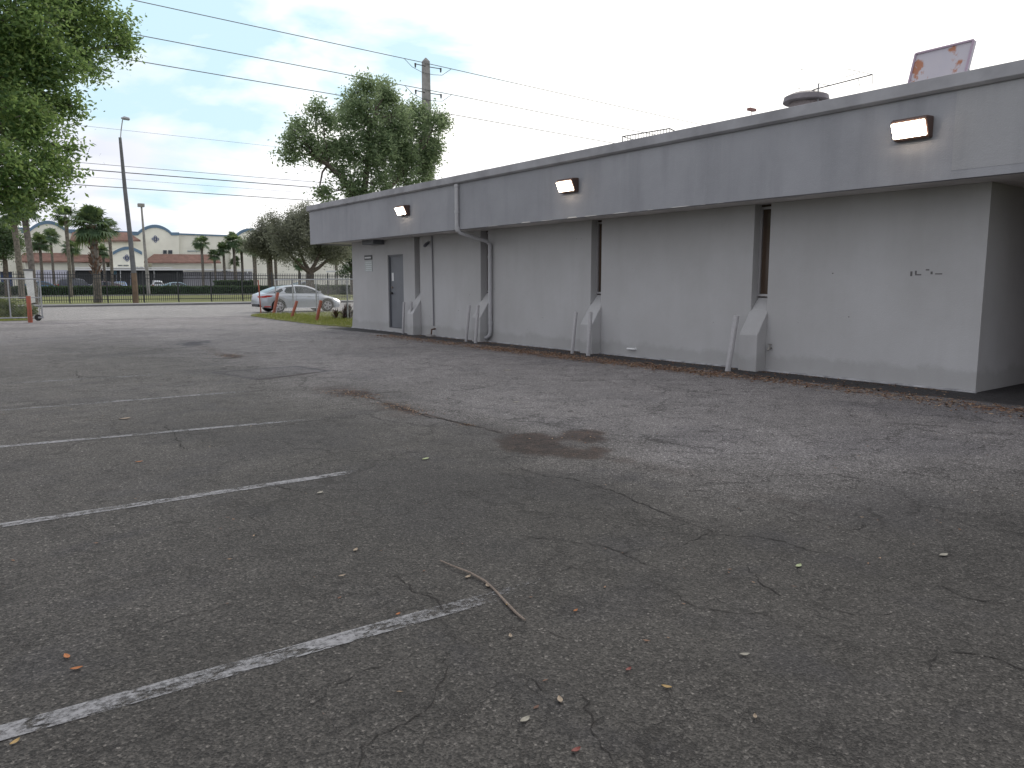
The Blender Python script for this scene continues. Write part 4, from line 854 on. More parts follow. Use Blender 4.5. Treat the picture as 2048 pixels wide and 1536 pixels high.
# white pillar
pl = thing('gate_pillar', 'white painted masonry pillar leaning slightly behind the gate', 'pillar', tuple(onY(68, 610, 60.8)))
q = [onY(x, y, 60.8) for x, y in ((59, 607), (71, 605), (65, 541), (49, 541))]
b = MB(); vs = [p for p in q] + [p + np.array([0, 0.5, 0]) for p in q]; b.add(vs, [(0, 1, 2, 3), (7, 6, 5, 4), (0, 4, 5, 1), (1, 5, 6, 2), (2, 6, 7, 3), (3, 7, 4, 0)]); b.build('shaft', mat('pillar_white', (0.62, 0.62, 0.6), 0.8, 0, 0.15, 2, 0.3, 10), pl)
b = MB(); p, r_ = q[3], q[2]; b.box(p[0] - 0.05, r_[0] + 0.05, 60.75, 61.35, p[2] - 0.02, p[2] + 0.10); b.build('cap', KERB, pl)

# ------------------------------------------------------------------ street light poles, utility pole, wires
LY = 60.9
sl = thing('street_light', 'tall leaning concrete street light pole with a brown base across the road', 'street light', tuple(onY(272, 605, LY)))
def P3(x, y, Y): return tuple(onY(x, y, Y))
b = MB(); b.tube([P3(272, 608, LY), P3(269, 560, LY), P3(267.5, 546, LY)], [0.20, 0.19, 0.185], 10); b.build('pole_base', POLEBR, sl)
b = MB(); b.tube([P3(267.5, 546, LY), P3(260, 470, LY), P3(250, 380, LY), P3(240, 275, LY)], [0.184, 0.165, 0.14, 0.10], 10); b.build('pole', CONCD, sl, smooth=True)
b = MB(); b.tube([P3(240.5, 285, LY), P3(242, 262, LY), P3(245, 240, LY - 0.3), P3(248, 237, LY - 0.8)], 0.035, 8); b.build('arm', GALV, sl)
b = MB(); c = np.array(P3(250, 237.5, LY - 1.0)); b.tube([c + [-0.22, 0.1, 0.03], c + [-0.05, 0, 0.04], c + [0.25, -0.05, 0.0], c + [0.3, -0.06, -0.02]], [0.05, 0.13, 0.11, 0.03], 8); b.build('lamp_head', GALV, sl, smooth=True)
sl = thing('car_park_light', 'straight grey pole with a boxy flood light by the parked cars', 'street light', tuple(onY(297, 585, 99)))
b = MB(); b.tube([P3(298, 588, 98.6), P3(290, 500, 98.6), P3(283, 414, 98.6)], [0.22, 0.16, 0.10], 8); b.build('pole', CONC, sl)
b = MB(); c = np.array(P3(282, 410, 98.6)); b.box(c[0] - 0.33, c[0] + 0.33, c[1] - 0.3, c[1] + 0.3, c[2] - 0.22, c[2] + 0.16); b.build('lamp_head', CONC, sl)

UY = 34.0
up_ = thing('utility_pole', 'square concrete utility pole rising above the dark tree', 'utility pole', (20.37, UY, 0))
b = MB(); zt = 12.35; ux = 20.31
b.add([(ux + sx * w_, UY + sy * w_, z) for (z, w_) in ((-0.1, 0.27), (zt, 0.145), (12.52, 0.02)) for sx, sy in ((-1, -1), (1, -1), (1, 1), (-1, 1))], [(i * 4 + k, i * 4 + (k + 1) % 4, (i + 1) * 4 + (k + 1) % 4, (i + 1) * 4 + k) for i in (0, 1) for k in range(4)] + [(8, 9, 10, 11)]); b.build('shaft', CONC, up_)
zs = [12.2, 10.96, 10.0]
for z in zs:
    b = MB(); yy = UY - 0.22
    for s_ in (-1, 1): b.tube([(ux, yy + 0.1, z - 0.12), (ux + s_ * 0.75, yy, z - 0.13)], 0.02, 6); b.tube([(ux + s_ * 0.72, yy, z - 0.1), (ux + s_ * 0.72, yy, z - 0.3)], [0.05, 0.035], 8)
    b.build('insulator', WIREM, up_)
    b = MB(); b.tube([(ux - 1.35, yy, z + 0.03), (ux - 0.9, yy, z - 0.3), (ux - 0.3, yy, z - 0.48), (ux + 0.3, yy, z - 0.48), (ux + 0.8, yy, z - 0.42), (ux + 1.35, yy, z - 0.03)], 0.012, 5); b.build('jumper', WIREM, up_)
def wire(label, xa, xb, Y, z, sag, r, m, xm=None, span=45, ref=20.31, sk=0.0):
    b = MB(); K = 60; P_ = []
    for i in range(K + 1):
        x = xa + (xb - xa) * i / K; u = ((x - ref) % span) / span; P_.append((x, Y + sk * (x - ref), z - sag * 4 * u * (1 - u)))
    b.tube(P_, r, 5); o = b.build('power_line', m, origin=P_[0]); tag(o, label, 'cable', 'overhead cables')
for z, nm in zip(zs, ('top', 'middle', 'lowest')): wire(nm + ' of three grey cables carried past the square utility pole', -40, 110, UY - 0.22, z, 0.06, 0.017, WIREG, sk=0.055)
def zAt(px, py, Y): return onY(px, py, Y)[2]
wire('thin cable above the thick black one, across the road', -60, 160, 61.5, zAt(400, 345, 61.5), 0.0, 0.018, WIREG)
wire('thick black cable crossing behind the leaning street light', -60, 160, 61.5, zAt(400, 357, 61.5), 0.0, 0.032, WIREM)
wire('faint cable between the two dark ones across the road', -60, 160, 61.5, zAt(400, 370, 61.5), 0.0, 0.010, WIREG)
wire('lower dark cable across the road meeting the roof corner', -60, 160, 61.5, zAt(400, 386, 61.5), 0.0, 0.026, WIREM)
wire('highest faint cable across the road above the lamp arm', -60, 160, 62, zAt(300, 266, 62), 0.0, 0.010, WIREG)

# ------------------------------------------------------------------ cars
def car(kind, label, loc, heading, paint, detail=True, group=None, scale=1.0, name='parked_car'):
    # local x forward, y left; length ~4.6
    t = thing(name, label, 'car', loc, group); t.rotation_euler = (0, 0, heading); t.scale = (scale,) * 3
    Lh = 2.3; suv = kind == 'suv'
    wb0, wb1 = -1.33, 1.38; wr = 0.33 if not suv else 0.37; ar = wr + 0.055
    def zt(x):  # deck/hood height
        pts_ = [(-2.30, 0.72), (-2.26, 0.93), (-2.05, 1.00), (-1.7, 1.01), (-0.9, 0.98), (0.3, 0.95), (1.0, 0.93), (1.5, 0.84), (1.95, 0.73), (2.2, 0.60), (2.3, 0.44)] if not suv else [(-2.3, 0.85), (-2.25, 1.1), (-1.5, 1.12), (0.5, 1.1), (1.1, 1.08), (1.9, 1.0), (2.2, 0.9), (2.3, 0.6)]
        return float(np.interp(x, *zip(*pts_)))
    def zb(x): return float(np.interp(x, [-2.3, -2.15, -1.7, 1.75, 2.15, 2.3], [0.45, 0.30, 0.21, 0.19, 0.22, 0.32]))
    def hw(x): return float(np.interp(x, [-2.3, -2.2, -1.9, -1.0, 1.2, 1.9, 2.15, 2.3], [0.58, 0.74, 0.84, 0.90, 0.90, 0.85, 0.72, 0.50]))
    X = sorted(set(list(np.round(np.arange(-2.3, 2.301, 0.05), 3))))
    vs = []; n = 0; fs = []
    for x in X:
        zl = zb(x)
        for wc in (wb0, wb1):
            dx_ = abs(x - wc)
            if dx_ < ar: zl = max(zl, wr + math.sqrt(ar * ar - dx_ * dx_))
        w_ = hw(x); z1 = zt(x); zl = min(zl, z1 - 0.12); sh = z1 - 0.10
        ring = [(0, zb(x)), (w_ - 0.22, zb(x)), (w_ - 0.2, min(zl, z1 - 0.14)), (w_ - 0.02, zl), (w_, zl + 0.04 + 0.25 * max(0, sh - zl - 0.1)), (w_ + 0.005, zl + 0.7 * (sh - zl)), (w_ - 0.03, sh), (w_ - 0.08, z1 - 0.03), (w_ - 0.2, z1), (0, z1 + 0.025)]
        ring = [(x, y_, z_) for y_, z_ in ring] + [(x, -y_, z_) for y_, z_ in ring[-2:0:-1]]
        n = len(ring); vs += ring
    for i in range(len(X) - 1):
        for k in range(n): fs.append((i * n + k, i * n + (k + 1) % n, (i + 1) * n + (k + 1) % n, (i + 1) * n + k))
    fs += [tuple(range(n)), tuple(range((len(X) - 1) * n + n - 1, (len(X) - 1) * n - 1, -1))]
    def put(b, nm, m, par=t, sm=False, bevel=0):
        o = b.build(nm, m, None, sm, (0, 0, 0), bevel); o.parent = par; o.location = (0, 0, 0); return o
    b = MB(); b.add(vs, fs); body = put(b, 'body', paint, sm=True)
    # greenhouse
    if not suv: rf = [(-2.02, 0.99), (-1.6, 1.17), (-1.1, 1.34), (-0.6, 1.42), (0.0, 1.44), (0.35, 1.41), (0.75, 1.26), (1.22, 0.92)]
    else: rf = [(-2.2, 1.12), (-2.05, 1.55), (-1.7, 1.70), (-0.5, 1.76), (0.2, 1.74), (0.5, 1.66), (0.95, 1.09)]
    def sec(x, z):
        base = zt(x) - 0.03; wbl = hw(x) - 0.09; hgt = max(0.0, z - base); wrf = wbl - 0.42 * hgt
        return base, wbl, wrf
    xs_ = np.arange(rf[0][0], rf[-1][0] + 0.01, 0.06); vs = []; fs = []
    for x in xs_:
        z = float(np.interp(x, *zip(*rf))); base, wbl, wrf = sec(x, z); h_ = max(z - base, 0.005)
        ring = [(wbl, base), (wbl - 0.42 * h_ * 0.85, base + h_ * 0.85), (wrf - 0.06, base + h_ * 0.97), (wrf - 0.25, z), (0, z + 0.012)]
        ring = [(x, a, c) for a, c in ring] + [(x, -a, c) for a, c in ring[-2::-1]]; n = len(ring); vs += ring
    for i in range(len(xs_) - 1):
        for k in range(n - 1): fs.append((i * n + k, i * n + k + 1, (i + 1) * n + k + 1, (i + 1) * n + k))
    b = MB(); b.add(vs, fs); put(b, 'roof', paint, body, True)
    # glass panels, set 4 mm proud
    def side_poly(P, s_, off=0.006):
        out = []
        for (x, z) in P:
            base, wbl, wrf = sec(x, z); out.append((x, s_ * (wbl - 0.42 * (z - base) + off), z))
        return out
    if not suv: wins = [[(-1.55, 1.03), (-0.75, 1.0), (-0.42, 1.0), (-0.42, 1.36), (-0.8, 1.33), (-1.2, 1.22)], [(-0.36, 1.0), (0.78, 0.98), (0.98, 0.99), (0.66, 1.20), (0.30, 1.335), (-0.05, 1.37), (-0.36, 1.365)]]
    else: wins = [[(-2.0, 1.18), (-1.25, 1.18), (-1.25, 1.62), (-1.85, 1.55)], [(-1.18, 1.18), (-0.4, 1.17), (-0.4, 1.66), (-1.18, 1.64)], [(-0.33, 1.17), (0.75, 1.14), (0.40, 1.60), (0.15, 1.66), (-0.33, 1.67)]]
    for s_ in (-1, 1):
        for P in wins:
            b = MB(); P3_ = side_poly(P, s_); b.add(P3_, [tuple(range(len(P3_)))]); put(b, 'side_window', GLASS, body)
    def strip(x0, x1, inset, nm):
        b = MB(); xx = np.linspace(x0, x1, 7); vv = []
        for x in xx:
            z = float(np.interp(x, *zip(*rf))); base, wbl, wrf = sec(x, z); ww = max(0.1, wrf - inset)
            for f_ in (-1, -0.5, 0, 0.5, 1): vv.append((x, ww * f_, z + 0.016 - 0.012 * abs(f_) ** 2 * 0.4))
        ff = [(i * 5 + k, i * 5 + k + 1, (i + 1) * 5 + k + 1, (i + 1) * 5 + k) for i in range(6) for k in range(4)]; b.add(vv, ff); put(b, nm, GLASS, body, True)
    if not suv: strip(-1.88, -1.12, 0.10, 'rear_window'); strip(0.42, 1.14, 0.10, 'windscreen')
    else: strip(-2.17, -2.06, 0.1, 'rear_window'); strip(0.53, 0.9, 0.1, 'windscreen')
    for wc in (wb0, wb1):
        for s_ in (-1, 1):
            b = MB(); y_ = s_ * 0.79; b.tube([(wc, y_ - 0.10 * s_, wr), (wc, y_ - 0.09 * s_, wr), (wc, y_ + 0.07 * s_, wr), (wc, y_ + 0.09 * s_, wr)], [wr - 0.03, wr, wr, wr - 0.03], 28); wo = put(b, 'wheel', RUBBER, t, True)
            b = MB(); b.tube([(wc, y_ + 0.05 * s_, wr), (wc, y_ + 0.095 * s_, wr)], wr * 0.70, 24)
            for k in range(5):
                a = k * 2 * math.pi / 5; b.tube([(wc + math.cos(a) * 0.03, y_ + 0.104 * s_, wr + math.sin(a) * 0.03), (wc + math.cos(a) * wr * 0.66, y_ + 0.098 * s_, wr + math.sin(a) * wr * 0.66)], [0.05, 0.03], 6)
            put(b, 'rim', RIM, wo)
            if detail:
                b = MB(); 
                for k in range(5):
                    a = (k + 0.5) * 2 * math.pi / 5; c1 = (math.cos(a), math.sin(a)); vv = [(wc + math.cos(a + q_) * wr * rr_, y_ + 0.0965 * s_, wr + math.sin(a + q_) * wr * rr_) for q_, rr_ in ((-0.12, 0.25), (-0.36, 0.62), (0.36, 0.62), (0.12, 0.25))]
                    b.add(vv, [(0, 1, 2, 3)])
                put(b, 'rim_gap', PLASTIC, wo)
    # lights
    for s_ in (-1, 1):
        b = MB()
        if not suv:
            P = [(-2.22, 0.86), (-1.95, 0.90), (-1.62, 0.885), (-1.72, 0.83), (-2.0, 0.78), (-2.2, 0.78)]
            vv = [(x, s_ * (hw(x) + 0.012), z) for x, z in P]; b.add(vv, [tuple(range(6))]); b.add([(-2.235, s_ * 0.74, 0.86), (-2.31, s_ * 0.5, 0.86), (-2.31, s_ * 0.5, 0.79), (-2.235, s_ * 0.74, 0.78)], [(0, 1, 2, 3)])
        else: b.box(-2.33, -2.2, min(s_ * 0.62, s_ * 0.8), max(s_ * 0.62, s_ * 0.8), 0.85, 1.12)
        put(b, 'tail_light', TAILR)
        b = MB(); vv = [(x, s_ * (hw(x) + 0.014), z) for x, z in ((1.72, 0.70), (1.95, 0.685), (2.17, 0.58), (2.2, 0.50), (2.05, 0.54), (1.85, 0.62))]; b.add(vv, [tuple(range(6))]); b.add([(2.19, s_ * 0.72, 0.57), (2.295, s_ * 0.52, 0.52), (2.30, s_ * 0.52, 0.44), (2.2, s_ * 0.72, 0.48)], [(0, 1, 2, 3)]); put(b, 'headlight', HEADL)
        if detail:
            b = MB(); b.tube([(0.85, s_ * 0.84, 1.0), (0.88, s_ * 1.0, 1.03)], [0.03, 0.02], 6); b.box(0.80, 0.95, min(s_ * 0.93, s_ * 1.08), max(s_ * 0.93, s_ * 1.08), 0.97, 1.11); put(b, 'mirror', paint, t, bevel=0.03)
            for hx in (-0.62, 0.36):
                b = MB(); b.box(hx - 0.11, hx + 0.09, min(s_ * 0.895, s_ * 0.925), max(s_ * 0.895, s_ * 0.925), 0.815, 0.85); put(b, 'handle', paint, t, bevel=0.008)
            b = MB()
            for lx in ((-0.385, -0.385), (0.86, 0.93)):
                b.box(lx[0] - 0.004, lx[0] + 0.004, min(s_ * 0.895, s_ * 0.9085), max(s_ * 0.895, s_ * 0.9085), 0.28, 0.93)
            put(b, 'door_seam', PLASTIC)
            b = MB(); b.box(-0.92, 0.95, min(s_ * 0.87, s_ * 0.907), max(s_ * 0.87, s_ * 0.907), 0.20, 0.245); put(b, 'sill_trim', WHITEP)
            b = MB(); b.box(-2.10, -1.75, min(s_ * 0.80, s_ * 0.86), max(s_ * 0.80, s_ * 0.86), 0.285, 0.335); put(b, 'reflector', TAILR)
    if detail:
        b = MB(); b.box(-2.31, -2.2, -0.5, 0.5, 0.30, 0.42); put(b, 'rear_valance', PLASTIC, bevel=0.02)
        b = MB(); b.box(2.24, 2.305, -0.42, 0.42, 0.30, 0.46); put(b, 'grille', PLASTIC, bevel=0.02)
    return t
car('sedan', 'silver four door saloon driving past behind the leaning red posts', (15.88, 40.55, 0.004), 0.0, SILVER, True, name='car')
def cpaint(n, c): return mat(n, c, 0.3, 0.2, coat=0.5)
CG = 'cars parked behind the far hedge'
def pc(kind, px, Y, h, paint, label, sc=1.0): car(kind, label, (onY(px, 565, Y)[0], Y, 0.32), h, paint, False, CG, sc)
pc('sedan', 84, 104, 0.0, cpaint('paint_blue', (0.04, 0.12, 0.24)), 'blue car behind the hedge just right of the white pillar')
pc('suv', 156, 104, 0.1, cpaint('paint_navy', (0.02, 0.025, 0.05)), 'dark navy van parked left of the shaggy palm')
pc('sedan', 203, 103, math.pi, cpaint('paint_maroon', (0.07, 0.03, 0.05)), 'dark maroon car parked directly right of the shaggy palm trunk')
pc('sedan', 240, 106, R(80), cpaint('paint_bright_blue', (0.05, 0.11, 0.3)), 'bright blue car seen from behind, left of the leaning light pole')
pc('suv', 313, 107, R(84), cpaint('paint_white', (0.5, 0.52, 0.55)), 'white vehicle with dark rear window right of the grey light pole', 0.9)
pc('sedan', 354, 104, 0.0, cpaint('paint_pale_blue', (0.25, 0.38, 0.46)), 'pale blue hatchback at the right end of the parked row', 0.95)
pc('sedan', 612, 98, 0.05, cpaint('paint_silverblue', (0.25, 0.3, 0.36)), 'grey car half hidden behind the forked oak trunk')
o = thing('dumpster', 'dark blue waste container at the far left behind the fence', 'container', tuple(onY(15, 566, 102)))
b = MB(); p = onY(3, 562, 102); q = onY(24, 545, 102); b.box(p[0], q[0], 102, 103.5, 0.32, q[2]); b.build('body', mat('dumpster_blue', (0.02, 0.05, 0.14), 0.5), o, bevel=0.05)
b = MB(); b.box(p[0] - 0.05, q[0] + 0.05, 101.9, 103.6, q[2], q[2] + 0.08); b.build('lid', PLASTIC, o)

# person in red walking by the far building
ppos = onY(268, 566, 116); pz = 0.32
pr = thing('person', 'person in a red top and dark trousers standing by the far entrance', 'person', (ppos[0], 116, pz))
def skinned(name, verts, edges, radii, m, par):
    me = bpy.data.meshes.new(name); me.from_pydata(verts, edges, []); me.materials.append(m); o = bpy.data.objects.new(name, me); COL.objects.link(o); o.parent = par
    sk = o.modifiers.new('skin', 'SKIN'); 
    for i, r_ in enumerate(radii): me.skin_vertices[0].data[i].radius = (r_, r_)
    me.skin_vertices[0].data[0].use_root = True
    ss = o.modifiers.new('sub', 'SUBSURF'); ss.levels = 1; ss.render_levels = 1; return o
H_ = 1.12
bv = [(0, 0, 0.95), (0, 0, 1.15), (0, 0, 1.38), (0, 0, 1.50), (0, 0, 1.62), (0.19, 0, 1.40), (0.25, 0.02, 1.14), (0.22, -0.10, 0.92), (-0.19, 0, 1.40), (-0.25, 0.02, 1.14), (-0.22, -0.10, 0.92), (0.09, 0, 0.9), (0.10, -0.02, 0.48), (0.10, 0.02, 0.06), (0.10, -0.12, 0.04), (-0.09, 0, 0.9), (-0.10, 0.04, 0.48), (-0.10, 0.06, 0.06), (-0.10, -0.08, 0.04)]
bv = [(x * H_, y * H_, z * H_) for x, y, z in bv]
be = [(0, 1), (1, 2), (2, 3), (3, 4), (2, 5), (5, 6), (6, 7), (2, 8), (8, 9), (9, 10), (0, 11), (11, 12), (12, 13), (13, 14), (0, 15), (15, 16), (16, 17), (17, 18)]
brd = [0.14, 0.13, 0.15, 0.055, 0.10, 0.06, 0.05, 0.035, 0.06, 0.05, 0.035, 0.09, 0.065, 0.045, 0.04, 0.09, 0.065, 0.045, 0.04]
try:
    bm_o = bpy.data.meshes.new('tmp')
    def sk(name, idx, extra, m):
        me = bpy.data.meshes.new(name); mp_ = {k: i for i, k in enumerate(idx)}
        me.from_pydata([bv[k] for k in idx], [(mp_[a], mp_[c]) for a, c in be if a in mp_ and c in mp_], []); me.materials.append(m)
        o = bpy.data.objects.new(name, me); COL.objects.link(o); o.parent = pr
        md = o.modifiers.new('skin', 'SKIN')
        if not me.skin_vertices:
            import bmesh
            bm = bmesh.new(); bm.from_mesh(me); bm.verts.layers.skin.verify(); bm.to_mesh(me); bm.free()
        for i, k in enumerate(idx): me.skin_vertices[0].data[i].radius = (brd[k] + extra, brd[k] + extra)
        me.skin_vertices[0].data[0].use_root = True
        s2 = o.modifiers.new('sub', 'SUBSURF'); s2.levels = 1; s2.render_levels = 1
    sk('body', list(range(19)), 0.0, mat('skin', (0.22, 0.13, 0.09), 0.6))
    sk('shirt', [0, 1, 2, 5, 6, 8, 9], 0.02, mat('red_shirt', (0.50, 0.03, 0.05), 0.8))
    sk('trousers', [0, 11, 12, 13, 15, 16, 17], 0.018, mat('dark_trousers', (0.03, 0.03, 0.05), 0.8))
except Exception as ex: print('person', ex)

# ------------------------------------------------------------------ far school building
SY = 125.0
sch = thing('school_building', 'long cream two storey building with blue arched gables and tiled awnings', 'building', (34, SY, 0.3))
def pp(P, Y): return [tuple(onY(x, y, Y)[[0, 2]]) for x, y in P]
def slab(nm, P, Y, th, m, par=sch, bevel=0): return MB().prism(pp(P, Y), 'y', Y, Y + th).build(nm, m, par, bevel=bevel)
zbase = 0.3
xl, xr = onY(-60, 560, SY + 0.6)[0], onY(760, 560, SY + 0.6)[0]; ztop = onY(430, 472, SY + 0.6)[2]
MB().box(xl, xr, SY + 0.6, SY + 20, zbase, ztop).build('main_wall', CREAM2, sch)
MB().box(xl - 0.1, xr + 0.1, SY + 0.45, SY + 20.1, ztop + 0.002, ztop + 0.22).build('parapet_trim', BLUETR, sch)
def gable(x0, x1, ysh, ytop, Y, xb0, xb1, ybot=575):
    K = 16; arc = []; mx = (x0 + x1) / 2; a0, a1 = x0 + (x1 - x0) * 0.14, x1 - (x1 - x0) * 0.16
    for i in range(K + 1):
        u = i / K; x = a0 + (a1 - a0) * u; arc.append((x, ysh - (ysh - ytop) * math.sin(math.pi * u) ** 0.8 * 1.0))
    top = [(x0, ysh)] + arc + [(x1, ysh + 0)]
    P = [(x0, ybot)] + top + [(x1, ybot)]; slab('gable_wall', P, Y, 0.55, CREAM)
    b = MB(); tp_ = pp(top, Y); zt_ = [(x, z + 0.02) for x, z in tp_]; lo = [(x, z - 0.42) for x, z in tp_]
    n = len(tp_); vs = [(x, Y - 0.12, z) for x, z in zt_] + [(x, Y - 0.12, z) for x, z in lo] + [(x, Y + 0.6, z) for x, z in zt_] + [(x, Y + 0.6, z) for x, z in lo]
    fs = []
    for i in range(n - 1): fs += [(i, i + 1, n + i + 1, n + i), (2 * n + i, 3 * n + i, 3 * n + i + 1, 2 * n + i + 1), (i, 2 * n + i, 2 * n + i + 1, i + 1), (n + i, n + i + 1, 3 * n + i + 1, 3 * n + i)]
    fs += [(0, n, 3 * n, 2 * n), (n - 1, 3 * n - 1, 4 * n - 1, 2 * n - 1)]; b.add(vs, fs); b.build('blue_arch', BLUETR, sch)
gable(262, 358, 465, 449.5, SY - 0.2, 0, 0); gable(42, 150, 460, 441.5, SY - 0.2, 0, 0); gable(462, 535, 470, 457, SY - 0.2, 0, 0)
def awning(P, Y, depth):
    # tiled lean-to: roof surface slopes out and down, from photo outline (tl, tr, br, bl)
    tl, tr_, br_, bl = [np.array(onY(*p, Y if i < 2 else Y - depth)) for i, p in enumerate(P)]
    b = MB(); th = np.array([0, 0, -0.22]); vs = [tl, tr_, br_, bl, tl + th, tr_ + th, br_ + th, bl + th]; b.add(vs, [(0, 1, 2, 3), (7, 6, 5, 4), (3, 2, 6, 7), (0, 3, 7, 4), (1, 5, 6, 2), (0, 4, 5, 1)]); b.build('tiled_awning', TILE, sch)
    b = MB(); b.box(bl[0] + 1.2, br_[0] - 1.2, Y - depth + 0.7, Y, zbase, bl[2] - 0.1); b.build('porch_wall', CREAM, sch)
awning(((145, 463.5), (256, 464.5), (281, 480), (140, 480)), SY - 0.25, 1.6)
awning(((48, 505), (212, 507), (233, 521), (30, 522)), SY - 0.8, 2.0)
awning(((308, 508), (424, 509), (442, 524), (287, 523)), SY - 0.8, 2.0)
# entrance block with small arch
slab('entrance_wall', [(222, 575), (222, 503), (238, 496), (255, 493), (272, 496), (288, 503), (288, 575)], SY - 3.2, 2.9, CREAM)
K = 12; outer = []; inner = []
for i in range(K + 1):
    u = i / K; x = 226 + 58 * u; yy = 503.5 - 10.5 * math.sin(math.pi * u); outer.append((x, yy)); inner.append((x, yy + 6))
P = outer + inner[::-1]
slab('small_arch', P, SY - 3.35, 0.148, BLUETR)
def rosette(px, py, Y, rp):
    c = onY(px, py, Y); r_ = rp / FPX * (c @ _F); b = MB()
    def ring(cx, cz, R_, w_):
        K = 14; vs = []
        for k in range(K):
            a = 2 * math.pi * k / K
            for rr in (R_ - w_, R_ + w_):
                vs.append((cx + math.cos(a) * rr, Y, cz + math.sin(a) * rr)); vs.append((cx + math.cos(a) * rr, Y + 0.06, cz + math.sin(a) * rr))
        fs = []
        for k in range(K):
            a = 4 * k; c_ = 4 * ((k + 1) % K); fs += [(a, a + 2, c_ + 2, c_), (a, c_, c_ + 1, a + 1), (a + 2, a + 3, c_ + 3, c_ + 2)]
        b.add(vs, fs)
    ring(c[0], c[2], r_ * 0.42, r_ * 0.10)
    for k in range(4):
        a = k * math.pi / 2; ring(c[0] + math.cos(a) * r_ * 0.62, c[2] + math.sin(a) * r_ * 0.62, r_ * 0.34, r_ * 0.09)
    b.build('rosette', mat('rosette_blue', (0.09, 0.12, 0.25), 0.6), sch)
rosette(311, 478, SY - 0.30, 6.5); rosette(254, 516, SY - 3.30, 6.5); rosette(97, 475, SY - 0.30, 6.5)
for (x0, x1) in ((326, 334), (336, 345)): 
    w_ = slab('window', [(x0, 508), (x0, 500), (x1, 500), (x1, 508)], SY - 0.28, 0.075, ALU); 
    q_ = slab('pane', [(x0 + .6, 507.4), (x0 + .6, 500.6), (x1 - .6, 500.6), (x1 - .6, 507.4)], SY - 0.31, 0.028, WINDK, w_)
slab('shutter', [(375, 503), (375, 501), (400, 501), (400, 503)], SY + 0.5, 0.09, mat('grey_blue', (0.3, 0.36, 0.38), 0.6))
slab('court_panel', [(463, 520), (463, 503), (487, 503), (487, 520)], SY + 0.4, 0.19, WHITEP)
for x in (388, 410, 446, 470, 500): slab('window', [(x, 548), (x, 541), (x + 9, 541), (x + 9, 548)], SY - 0.0, 0.5, WINDK)
# walkway canopy
slab('canopy_fascia', [(146, 540.5), (146, 538), (432, 538), (432, 540.5)], SY - 5.5, 2.2, WHITEP)
slab('canopy_top', [(146, 536.5), (146, 535), (345, 535), (345, 536.5)], SY - 5.3, 2.0, WHITEP)
slab('canopy_fascia', [(380, 541), (380, 538.8), (512, 538.8), (512, 541)], SY - 4.9, 2.0, WHITEP)
slab('painted_recess_shade', [(145, 575), (145, 540.6), (366, 540.6), (366, 575)], SY - 3.6, 0.3, DGREY)  # flat dark slab standing in for the shade under the canopy
slab('pale_bay', [(366, 575), (366, 543), (505, 543), (505, 575)], SY - 3.0, 0.3, mat('pale_bay', (0.42, 0.42, 0.46), 0.8, 0, 0.15, 0.5))
for x in (150, 207, 241, 308, 450, 495): slab('canopy_post', [(x - 0.6, 575), (x - 0.6, 540.6), (x + 0.6, 540.6), (x + 0.6, 575)], SY - 5.2, 0.12, WHITEP)
for x in (187, 198, 233, 261): slab('door_post', [(x - 0.5, 575), (x - 0.5, 545), (x + 0.5, 545), (x + 0.5, 575)], SY - 3.75, 0.1, mat('pale_post', (0.35, 0.38, 0.45), 0.6))
slab('poster', [(228, 549), (228, 542), (233, 542), (233, 549)], SY - 3.8, 0.08, mat('poster_blue', (0.1, 0.25, 0.35), 0.6))
slab('white_bay', [(72, 575), (72, 540), (135, 540), (135, 575)], SY - 3.2, 0.3, mat('white_bay', (0.5, 0.5, 0.58), 0.8, 0, 0.1, 0.5))
# raised lettering on the entrance: too far to read, kept as uneven dark strokes
b = MB(); rs = random.Random(12); Yl = SY - 3.26
for (x0, x1, y) in ((236, 256, 531), (262, 286, 535)):
    x = x0
    while x < x1:
        l = rs.uniform(0.7, 1.5); P_ = pp([(x, y + 1.1), (x, y - rs.uniform(0.8, 1.4)), (x + l, y - 1.2), (x + l, y + 1.1)], Yl); b.prism(P_, 'y', Yl, Yl + 0.05); x += l + rs.uniform(0.3, 0.7) + (1.0 if rs.random() < 0.12 else 0)
b.build('lettering', mat('sign_slate', (0.08, 0.10, 0.12), 0.6), sch)
# white gazebo roof seen under the soffit
gz_ = thing('pavilion', 'small white flat roofed pavilion seen under the soffit beyond the fence', 'pavilion', (onY(682, 560, 96)[0], 96, 0.1))
slab('roof', [(671, 544), (671, 541), (698, 541), (698, 544)], 95, 3, WHITEP, gz_)
for x in (673, 684, 696): slab('post', [(x - .4, 570), (x - .4, 544.2), (x + .4, 544.2), (x + .4, 570)], 95.2, 0.12, WHITEP, gz_)
b = MB(); b.box(-60, 110, 150, 151, 0.3, 5.5)

# ------------------------------------------------------------------ litter
def leaf_mesh(p, l, wd, ang, curl, m, label, cat='leaf', group=None):
    c, s_ = math.cos(ang), math.sin(ang); vs = []; fs = []; K = 6
    for i in range(K + 1):
        u = i / K - 0.5; ww = wd * 0.5 * math.cos(u * math.pi) ** 0.8 + 0.0008; z = 0.006 + curl * (u * 2) ** 2 * 0.5
        for k in (-1, 0, 1):
            x_, y_ = u * l, k * ww; vs.append((p[0] + c * x_ - s_ * y_, p[1] + s_ * x_ + c * y_, z + abs(k) * curl * 0.5))
    for i in range(K):
        for k in range(2): fs.append((i * 3 + k, i * 3 + k + 1, (i + 1) * 3 + k + 1, (i + 1) * 3 + k))
    b = MB(); b.add(vs, fs); o = b.build('fallen_leaf', m, origin=(p[0], p[1], 0)); sm = o.modifiers.new('solid', 'SOLIDIFY'); sm.thickness = 0.0008; tag(o, label, cat, group or 'fallen leaves lying on the open asphalt'); return o
